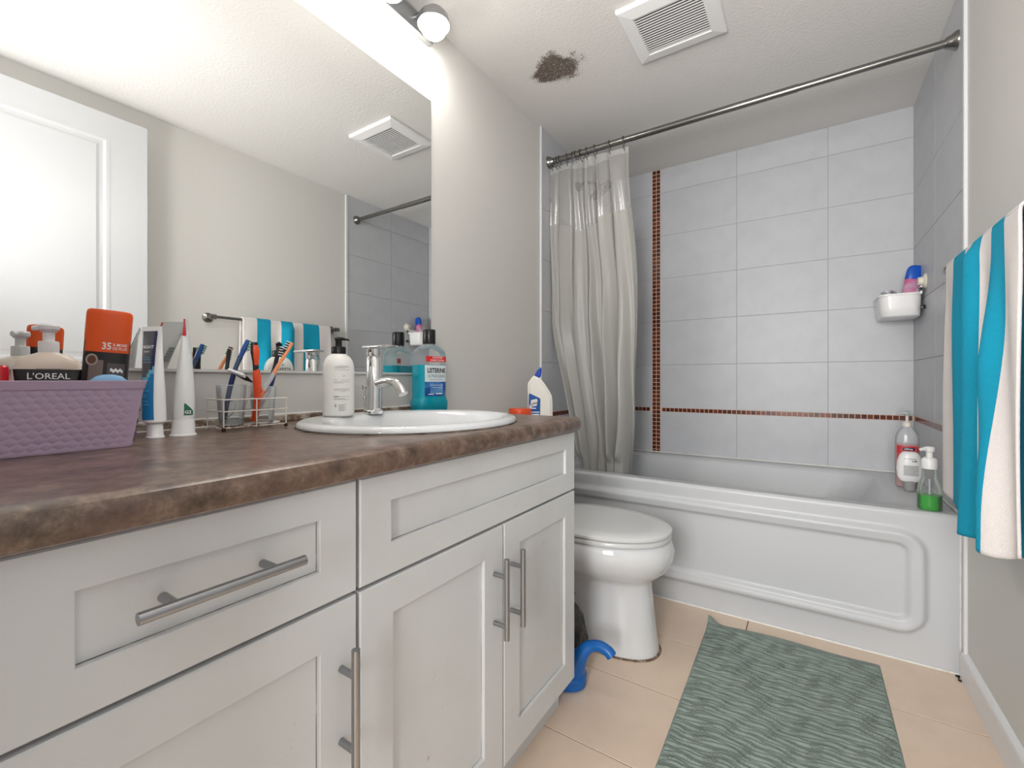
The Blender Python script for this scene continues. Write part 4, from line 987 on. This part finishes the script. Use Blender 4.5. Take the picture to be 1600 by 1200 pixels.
mk('print_icons', bm, M['greytext'], wp, world=False)
g2 = cyl(.037, R(195)); text(wp, 'ATTITUDE', .0105, M['text'], lambda u, v: g2(u, .118+v), bold=.01)
bm = B(); patch(bm, -.012, .012, .105, .1057, g2, 4, 1); patch(bm, -.014, .014, .094, .095, g2, 4, 1); patch(bm, -.002, .002, .1285, .1325, g2, 3, 1); mk('front_label_print', bm, M['greytext'], wp, world=False)

# ---- mouthwash
mw = thing('mouthwash_bottle', 'clear bottle of teal mouthwash with black cap behind the sink', 'bottle', (.0775, 1.083, Z0), R(-10))
def mring(z, a, b_, r_=.022): return rrect(-a, a, -b_, b_, z, min(r_, a-.001, b_-.001), 8)
bm = B(); bm_loft(bm, [mring(0, .031, .055), mring(.004, .0345, .059), mring(.034, .0355, .060), mring(.044, .0335, .056), mring(.05, .0325, .0545), mring(.152, .0325, .0545)], True, True); mk('liquid', bm, M['tealiq'], mw, world=False, ang=60)
bm = B(); bm_loft(bm, [mring(.1522, .0325, .0545), mring(.186, .0325, .0545), mring(.198, .0315, .050), mring(.208, .0275, .040), mring(.215, .0205, .026, .02), mring(.219, .0175, .0178, .0174), mring(.224, .0175, .0178, .0174)], False, True); mk('clear_shell', bm, M['clear'], mw, world=False, ang=60)
bm = B(); bm_lathe(bm, [(.0, .2215), (.0205, .2215), (.0208, .223), (.0205, .265), (.0195, .2675), (.0, .268)], 0, 0, 32); mk('cap', bm, M['dark'], mw, world=False)
def mf(u, v, out=.0006):   # front label face (local +x)
    b_, r_ = .0545, .022; x = .0325+out
    if abs(u) > b_-r_:
        k = min(1.3, (abs(u)-(b_-r_))/r_); x = .0325-r_+(r_+out)*math.cos(k); u = math.copysign(b_-r_+(r_+out)*math.sin(k), u)
    return (x, u, v)
bm = B(); patch(bm, -.040, .046, .098, .151, mf, 16, 1); mk('label_white', bm, mat('label_white', (222, 232, 234), .35), mw, world=False)
bm = B(); patch(bm, -.040, .046, .052, .098, mf, 16, 1); mk('label_blue', bm, mat('label_blue', (20, 72, 150), .3, noise=(26, (74, 138, 196), .45, .62)), mw, world=False)
bm = B(); patch(bm, -.020, .030, .060, .094, lambda u, v: mf(u, v, .0008), 8, 3); mk('label_pale_burst', bm, mat('label_pale', (110, 160, 206), .3, noise=(30, (60, 116, 184), .4, .65)), mw, world=False)
bm = B(); patch(bm, -.036, .050, .162, .180, mf, 18, 1); mk('red_sticker', bm, mat('sticker_red', (226, 46, 44), .35), mw, world=False)
text(mw, 'LISTERINE', .0205, M['text'], lambda u, v: mf(u+.004, v+.1335, .001), bold=.03, sx=.78)
text(mw, 'ULTRACLEAN', .0135, mat('print_navy', (30, 60, 120), .4), lambda u, v: mf(u+.004, v+.116, .001), bold=.0, sx=.80)
text(mw, 'FRESH MOUTHWASH', .0055, mat('print_teal', (20, 110, 150), .4), lambda u, v: mf(u+.004, v+.1045, .001), sx=1.0)
text(mw, 'VALUE SIZE', .0080, M['whitetext'], lambda u, v: mf(u+.008, v+.1755, .0012), bold=.015)
text(mw, 'FORMAT ECONO', .0070, M['whitetext'], lambda u, v: mf(u+.008, v+.1668, .0012), bold=.015)
bm = B(); patch(bm, -.02, .03, .0865, .0878, lambda u, v: mf(u, v, .0012), 6, 1); patch(bm, -.01, .026, .079, .0802, lambda u, v: mf(u, v, .0012), 6, 1); patch(bm, .002, .026, .0575, .0615, lambda u, v: mf(u, v, .0012), 4, 1); patch(bm, -.028, -.006, .057, .0595, lambda u, v: mf(u, v, .0012), 4, 1); mk('fine_print', bm, M['whitetext'], mw, world=False)

# ================================================================== on the toilet tank
ZT = TANK
cl = thing('cleaner_bottle', 'white angled-neck toilet cleaner bottle with blue cap on the toilet tank', 'bottle', (.152, 1.682, ZT), R(33.23))
pxm = .00274
def lp(u, v): return ((u-846.7)*pxm, (668.5-v)*pxm)
def extrude(name, pts, th, m, parent, bev=.008, seg=3, y0=0):
    bm = B(); f = bm.faces.new([bm.verts.new((x, y0-th/2, z)) for x, z in pts]); r = bmesh.ops.extrude_face_region(bm, geom=[f])
    bmesh.ops.translate(bm, verts=[v for v in r['geom'] if isinstance(v, bmesh.types.BMVert)], vec=(0, th, 0))
    if bev:
        es = [e for e in bm.edges if abs(e.verts[0].co.y-e.verts[1].co.y) < 1e-6]
        bmesh.ops.bevel(bm, geom=es, offset=bev, segments=seg, affect='EDGES', clamp_overlap=True)
    return mk(name, bm, m, parent, world=False, ang=50)
def sm2(p, k=4): return [(q.x, q.y) for q in smooth_path([(a, b_, 0) for a, b_ in p], k)]
left = [lp(828.5, 668.2), lp(827.4, 660), lp(827.4, 640), lp(827.8, 618), lp(827.5, 602), lp(828, 596), lp(832, 590.5), lp(837, 584.5)]
right = [lp(845, 588.5), lp(849, 591.5), lp(854, 598), lp(861, 609), lp(864.5, 616), lp(865.6, 624), lp(865.8, 645), lp(865.6, 660), lp(864.5, 668.2)]
M['clean'] = mat('cleaner_white', (232, 229, 222), .3)
extrude('bottle', left+right, .052, M['clean'], cl, .010)
cap = [lp(837.5, 585), lp(842.5, 575.5), lp(845.0, 574.5), lp(846.0, 572.0), lp(848.6, 572.4), lp(849.2, 577), lp(847.8, 586), lp(845, 588.3)]
extrude('cap', cap, .030, mat('cap_blue', (18, 66, 176), .3), cl, .005)
lab = [lp(828.8, 648), lp(828.8, 614), lp(830.5, 612.3), lp(845.5, 619.5), lp(846.8, 621.5), lp(846.0, 660), lp(829, 660)]
extrude('label', lab, .0006, mat('cleaner_label_blue', (16, 84, 156), .35), cl, 0, y0=-.0262)
lab2 = [lp(829.5, 633), lp(832.5, 622.5), lp(841, 620.5), lp(842.5, 623), lp(841, 631.5), lp(834, 632.5), lp(831.5, 636.5)]
extrude('brand_field', lab2, .0006, mat('brand_field', (226, 226, 226), .35), cl, 0, y0=-.0266)
text(cl, 'Lysol', .019, mat('print_dark_green', (44, 62, 74), .4), lambda u, v: ((u+(836.8-846.7)*pxm)+v*.15, -.0272, v+u*.25+(668.5-627.5)*pxm), bold=.02, sx=.85)
bm = B()
for (u0, u1, v0, v1) in ((832, 840, 634.5, 636), (832, 845, 640.5, 642), (833, 845, 644, 645.6), (833, 844, 647.6, 649)): 
    (a, c), (b_, d_) = lp(u0, v1), lp(u1, v0); bm_box(bm, a, b_, -.0272, -.0268, c, d_)
mk('fine_print', bm, M['whitetext'], cl, world=False)
oj = thing('lidded_jar', 'low round jar with orange lid on the toilet tank beside the cleaner bottle', 'jar', (.112, 1.585, ZT))
bm = B(); bm_lathe(bm, [(.0, 0), (.042, 0), (.0445, .003), (.0445, .062), (.041, .066), (.0, .066)], 0, 0, 36); mk('jar', bm, M['white'], oj, world=False)
bm = B(); bm_lathe(bm, [(.0, .064), (.0470, .064), (.0475, .066), (.0470, .090), (.0455, .0925), (.0, .093)], 0, 0, 48)
mk('lid', bm, mat('lid_orange', (224, 78, 34), .35), oj, world=False, label='orange screw lid')

# ================================================================== floor things by the toilet
jg = thing('plastic_jug', 'blue plastic jug with a curved spout on the floor between vanity and toilet', 'jug', (.455, 1.262, 0))
bm = B(); c = (.452, 1.262)
bm_loft(bm, [ring(c[0], c[1], z, a, b_, 32, 2.6, R(15)) for z, a, b_ in ((.0005, .088, .052), (.004, .092, .056), (.03, .094, .058), (.036, .088, .053), (.044, .090, .055), (.075, .084, .050), (.092, .062, .038), (.096, .050, .030))], True, True); mk('body', bm, M['blue'], jg)
sp = smooth_path([(.495, 1.255, .020), (.516, 1.262, .060), (.530, 1.270, .098), (.552, 1.278, .126), (.585, 1.283, .137), (.612, 1.283, .131), (.6255, 1.282, .120)], 6)
bm = B(); bm_tube(bm, sp, [.032-(.032-.0165)*min(1, i/(len(sp)*.55)) for i in range(len(sp))], 18); mk('spout', bm, M['blue'], jg)
d_ = (sp[-1]-sp[-3]).normalized(); bm = B(); bm_tube(bm, [sp[-1]+d_*.0002, sp[-1]+d_*.0012], .0125, 16); mk('spout_opening', bm, M['dark'], jg)
bm = B(); bm_tube(bm, smooth_path([(.44, 1.25, .09), (.40, 1.245, .15), (.35, 1.25, .13), (.345, 1.255, .05)]), .009, 12); mk('handle', bm, M['blue'], jg)

bb = thing('rubbish_bag', 'dark crumpled plastic bag standing on the floor beside the toilet base', 'bag', (.425, 1.385, 0))
bm = B(); n = 40; rings = []
random.seed(3)
ph_ = [random.uniform(0, 6.28) for _ in range(12)]
for j, (z, a) in enumerate(((.001, .052), (.01, .064), (.04, .072), (.08, .075), (.115, .070), (.15, .056), (.18, .036), (.198, .018), (.21, .022), (.222, .03))):
    rg = []
    for i in range(n):
        t = 2*math.pi*i/n; rr_ = a*(1+.07*math.sin(3*t+ph_[j % 4]+z*20)+.05*math.sin(7*t+ph_[4+j % 3]+z*35)+.03*math.sin(13*t+ph_[j]))
        rg.append((.425+rr_*math.cos(t), 1.385+rr_*math.sin(t)*.6, z))
    rings.append(rg)
bm_loft(bm, rings, True, True); mk('bag', bm, M['bag'], bb, ang=25)
bm = B(); bm_lathe(bm, [(.021, .192), (.023, .198), (.021, .204)], .425, 1.385, 16, 1, .62, cap0=False, cap1=False); mk('tie', bm, M['white'], bb)

# ================================================================== tub corner
TD = .5062
rs_ = thing('soap_bottle', 'red and clear liquid soap bottle with pump at the back of the tub corner', 'bottle', (1.452, 2.425, TD), R(-4))
def o_r(z, a, b_): return ring(0, 0, z, a, b_, 36, 2.4)
bm = B(); bm_loft(bm, [o_r(0, .034, .021), o_r(.004, .037, .023), o_r(.10, .0385, .024), o_r(.175, .0385, .024)], True, True); mk('soap', bm, mat('soap_pinkish', (176, 148, 146), .2), rs_, world=False, ang=60)
bm = B(); bm_loft(bm, [o_r(.1752, .0385, .024), o_r(.205, .037, .023), o_r(.225, .030, .019), o_r(.24, .019, .014), o_r(.246, .013, .012)], False, True); mk('clear_shoulder', bm, clearmat('clear_shoulder', (210, 214, 218), .35, .06), rs_, world=False, ang=60)
bm = B(); bm_lathe(bm, [(.0, .245), (.0145, .245), (.0145, .259), (.011, .264), (.005, .266), (.005, .292), (.0, .292)], 0, 0, 24); mk('collar', bm, mat('pale_beige_plastic', (222, 216, 208), .3), rs_, world=False)
bm = B(); bm_tube(bm, [(.017, .0, .298), (.004, 0, .301), (-.014, 0, .300), (-.034, .0, .297)], [.006, .0085, .0065, .0045], 14); bm_lathe(bm, [(.009, .288), (.0095, .300), (.006, .304), (.0, .304)], 0, 0, 18); mk('pump_head', bm, clearmat('pump_clear_grey', (188, 194, 196), .6, .1), rs_, world=False)
def rsf(u, v, out=.0006): return (u, -(.024*(max(0, 1-abs(u/.0385)**2.4))**(1/2.4))-out, v)
bm = B(); patch(bm, -.033, .033, .105, .168, rsf, 14, 2); mk('label', bm, mat('label_red', (196, 54, 62), .35, noise=(50, (222, 130, 130), .5, .68)), rs_, world=False)
bm = B(); patch(bm, -.016, .022, .150, .161, lambda u, v: rsf(u, v, .0009), 8, 1); mk('brand_panel', bm, mat('panel_navy', (22, 30, 70), .35), rs_, world=False)
text(rs_, 'softsoap', .0078, M['whitetext'], lambda u, v: rsf(u+.003, v+.1555, .0013), bold=.02)
bm = B(); patch(bm, -.002, .020, .137, .1395, lambda u, v: rsf(u, v, .0011), 6, 1); patch(bm, -.010, .012, .118, .123, lambda u, v: rsf(u, v, .0011), 6, 1); mk('label_swirl', bm, mat('swirl_cream', (232, 208, 190), .4), rs_, world=False)

wbt = thing('lotion_bottle', 'white lotion bottle standing on its clear cap in front of the red soap', 'bottle', (1.447, 2.335, TD), R(2))
bm = B(); bm_loft(bm, [ring(0, 0, z, a, .017*b_, 36, 2.3) for z, a, b_ in ((.0, .017, .9), (.002, .018, .95), (.040, .019, 1))], True, True); mk('cap', bm, clearmat('cap_clear_grey', (176, 178, 178), .6, .15), wbt, world=False, ang=60)
bm = B(); bm_loft(bm, [ring(0, 0, z, a, b_, 36, 2.3) for z, a, b_ in ((.036, .024, .014), (.040, .031, .017), (.055, .038, .021), (.085, .0405, .023), (.115, .0385, .023), (.14, .031, .021), (.150, .024, .018), (.153, .018, .014))], True, True); mk('bottle', bm, M['white'], wbt, world=False, ang=60)
def wbf(u, v, out=.0006):
    a = .0400-.0035*abs((v-.09)/.05)**2; b_ = .0228
    return (u, -(b_*(max(0, 1-abs(u/a)**2.3))**(1/2.3))-out, v)
text(wbt, 'nourishing', .0085, M['greytext'], lambda u, v: wbf(u-.002, v+.128, .001), bold=.01)
text(wbt, 'milk', .0095, M['text'], lambda u, v: wbf(u+.011, v+.119, .001), bold=.02)
bm = B(); patch(bm, -.022, .024, .062, .102, wbf, 8, 4); mk('grey_text_block', bm, mat('text_block_grey', (196, 196, 196), .4), wbt, world=False)
bm = B()
for i in range(7): patch(bm, -.021, .022-.004*(i % 3), .0645+.0055*i, .066+.0055*i, lambda u, v: wbf(u, v, .001), 6, 1)
mk('fine_print', bm, M['greytext'], wbt, world=False)

fb = thing('foam_soap_bottle', 'clear foam pump bottle with a little green soap left at the tub corner', 'bottle', (1.456, 2.045, TD), R(20))
bm = B(); bm_lathe(bm, [(.0, .0), (.029, .0), (.0315, .003), (.0318, .020), (.0315, .048), (.0, .049)], 0, 0, 32); mk('green_soap', bm, M['greenliq'], fb, world=False, label='bright green liquid soap')
bm = B(); bm_lathe(bm, [(.0322, .001), (.0325, .048), (.031, .070), (.026, .090), (.0205, .102), (.0195, .108), (.0195, .138)], 0, 0, 32, cap0=False, cap1=False); mk('clear_shell', bm, M['clear'], fb, world=False, ang=60)
M['fw'] = clearmat('milky_white', (222, 224, 226), .5, .25)
bm = B(); bm_lathe(bm, [(.0205, .136), (.021, .140), (.021, .165), (.017, .172), (.012, .174), (.0, .174)], 0, 0, 28); mk('collar', bm, M['white'], fb, world=False)
bm = B(); bm_lathe(bm, [(.009, .172), (.009, .192), (.014, .195), (.015, .206), (.012, .210), (.0, .211)], 0, 0, 24); bm_tube(bm, [(0, 0, .202), (-.016, -.004, .203), (-.030, -.008, .200)], [.008, .0065, .005], 14); mk('pump_head', bm, M['white'], fb, world=False)
bm = B(); bm_tube(bm, [(0, 0, .10), (.001, .002, .002)], .0025, 8); mk('dip_tube', bm, M['fw'], fb, world=False)

# ================================================================== caddy on the right wall
cd_ = thing('shower_caddy', 'white plastic suction shower basket on the tiled right wall', 'caddy', (1.45, 2.58, 1.21))
def cr(z, ins): return [(x, y, z) for x, y, _ in rrect(1.372+ins, 1.512-ins*.3, 2.495+ins, 2.70-ins, 0, .035, 8)]
bm = B(); bm_loft(bm, [cr(1.212, .012), cr(1.216, .008), cr(1.250, .004), cr(1.302, 0), cr(1.302, .003), cr(1.218, .011)], True, True); mk('tray', bm, M['white'], cd_, ang=50)
bm = B(); bm_loft(bm, [cr(1.300, -.004), cr(1.305, -.0055), cr(1.308, -.004), cr(1.306, .002), cr(1.300, .001), cr(1.300, -.004)], False, False); mk('rim', bm, M['white'], cd_, ang=50)
bm = B(); bm_box(bm, 1.504, 1.512, 2.50, 2.69, 1.30, 1.335, .003, 2); mk('back_plate', bm, M['white'], cd_)
for yy in (2.50, 2.66):
    bm = B(); bm_tube(bm, [(1.521, yy, 1.352), (1.517, yy, 1.352), (1.511, yy, 1.352), (1.497, yy, 1.352), (1.495, yy, 1.352)], [.031, .029, .018, .017, .012], 24); mk('suction_cup', bm, mat('suction_cream', (226, 222, 208), .3), cd_)
bm = B(); bm_box(bm, 1.505, 1.519, 2.488, 2.505, 1.236, 1.252, .002); bm_box(bm, 1.497, 1.509, 2.487, 2.497, 1.312, 1.325, .002); mk('dark_clips', bm, M['dark'], cd_)
sb_ = thing('shampoo_bottle', 'pink bottle with rounded blue cap leaning in the shower basket', 'bottle', (1.470, 2.60, 1.222), R(8), tilt=(R(0), R(10)))
bm = B(); bm_loft(bm, [ring(0, 0, z, a, a*.6, 32, 2.5) for z, a in ((0, .024), (.004, .027), (.10, .029), (.158, .028), (.160, .026))], True, True); mk('bottle', bm, mat('pink_plastic', (206, 98, 146), .3, noise=(18, (196, 160, 186), .45, .6)), sb_, world=False, ang=60)
bm = B(); bm_loft(bm, [ring(0, 0, z, a, a*.62, 32, 2.7) for z, a in ((.159, .0285), (.162, .0295), (.198, .0285), (.212, .025), (.219, .018), (.221, .008))], True, True); mk('cap', bm, mat('cap_cobalt', (16, 84, 186), .3), sb_, world=False, ang=60, label='rounded cobalt blue cap')
for i, (x, y, a, m, lbl) in enumerate(((1.402, 2.545, 20, (222, 220, 226), 'pale lilac razor lying across the front of the shower basket'), (1.432, 2.585, -12, (148, 134, 156), 'purple-grey razor lying behind the pale one in the shower basket'))):
    rz2 = thing('razor', lbl, 'razor', (x, y, 1.296+.008*i), R(a)); mm_ = mat('razor_plastic_%s' % ('pale' if i == 0 else 'purple'), m, .3)
    bm = B(); bm_tube(bm, smooth_path([(.045, 0, -.060), (.025, 0, -.020), (.005, 0, .016), (-.006, 0, .026)], 5), [.0045]*8+[.0055]*8, 12); mk('handle', bm, mm_, rz2, world=False)
    bm = B(); bm_box(bm, -.014, -.004, -.021, .021, .022, .032, .003, 2); mk('head', bm, mm_, rz2, world=False)
    bm = B(); bm_box(bm, -.0150, -.0138, -.018, .018, .0245, .0255); bm_box(bm, -.0150, -.0138, -.018, .018, .028, .029); mk('blades', bm, M['steel'], rz2, world=False)

# tiny print, ribs and wires that are too small to pick apart singly
for o in bpy.data.objects:
    if o.parent and o.name.split('.')[0] in ('fine_print', 'print_icons', 'barcode', 'cap_ribs', 'nozzles', 'label_frame', 'front_label_print', 'blades', 'bristles', 'label_swirl', 'lettering'):
        o['kind'] = 'stuff'
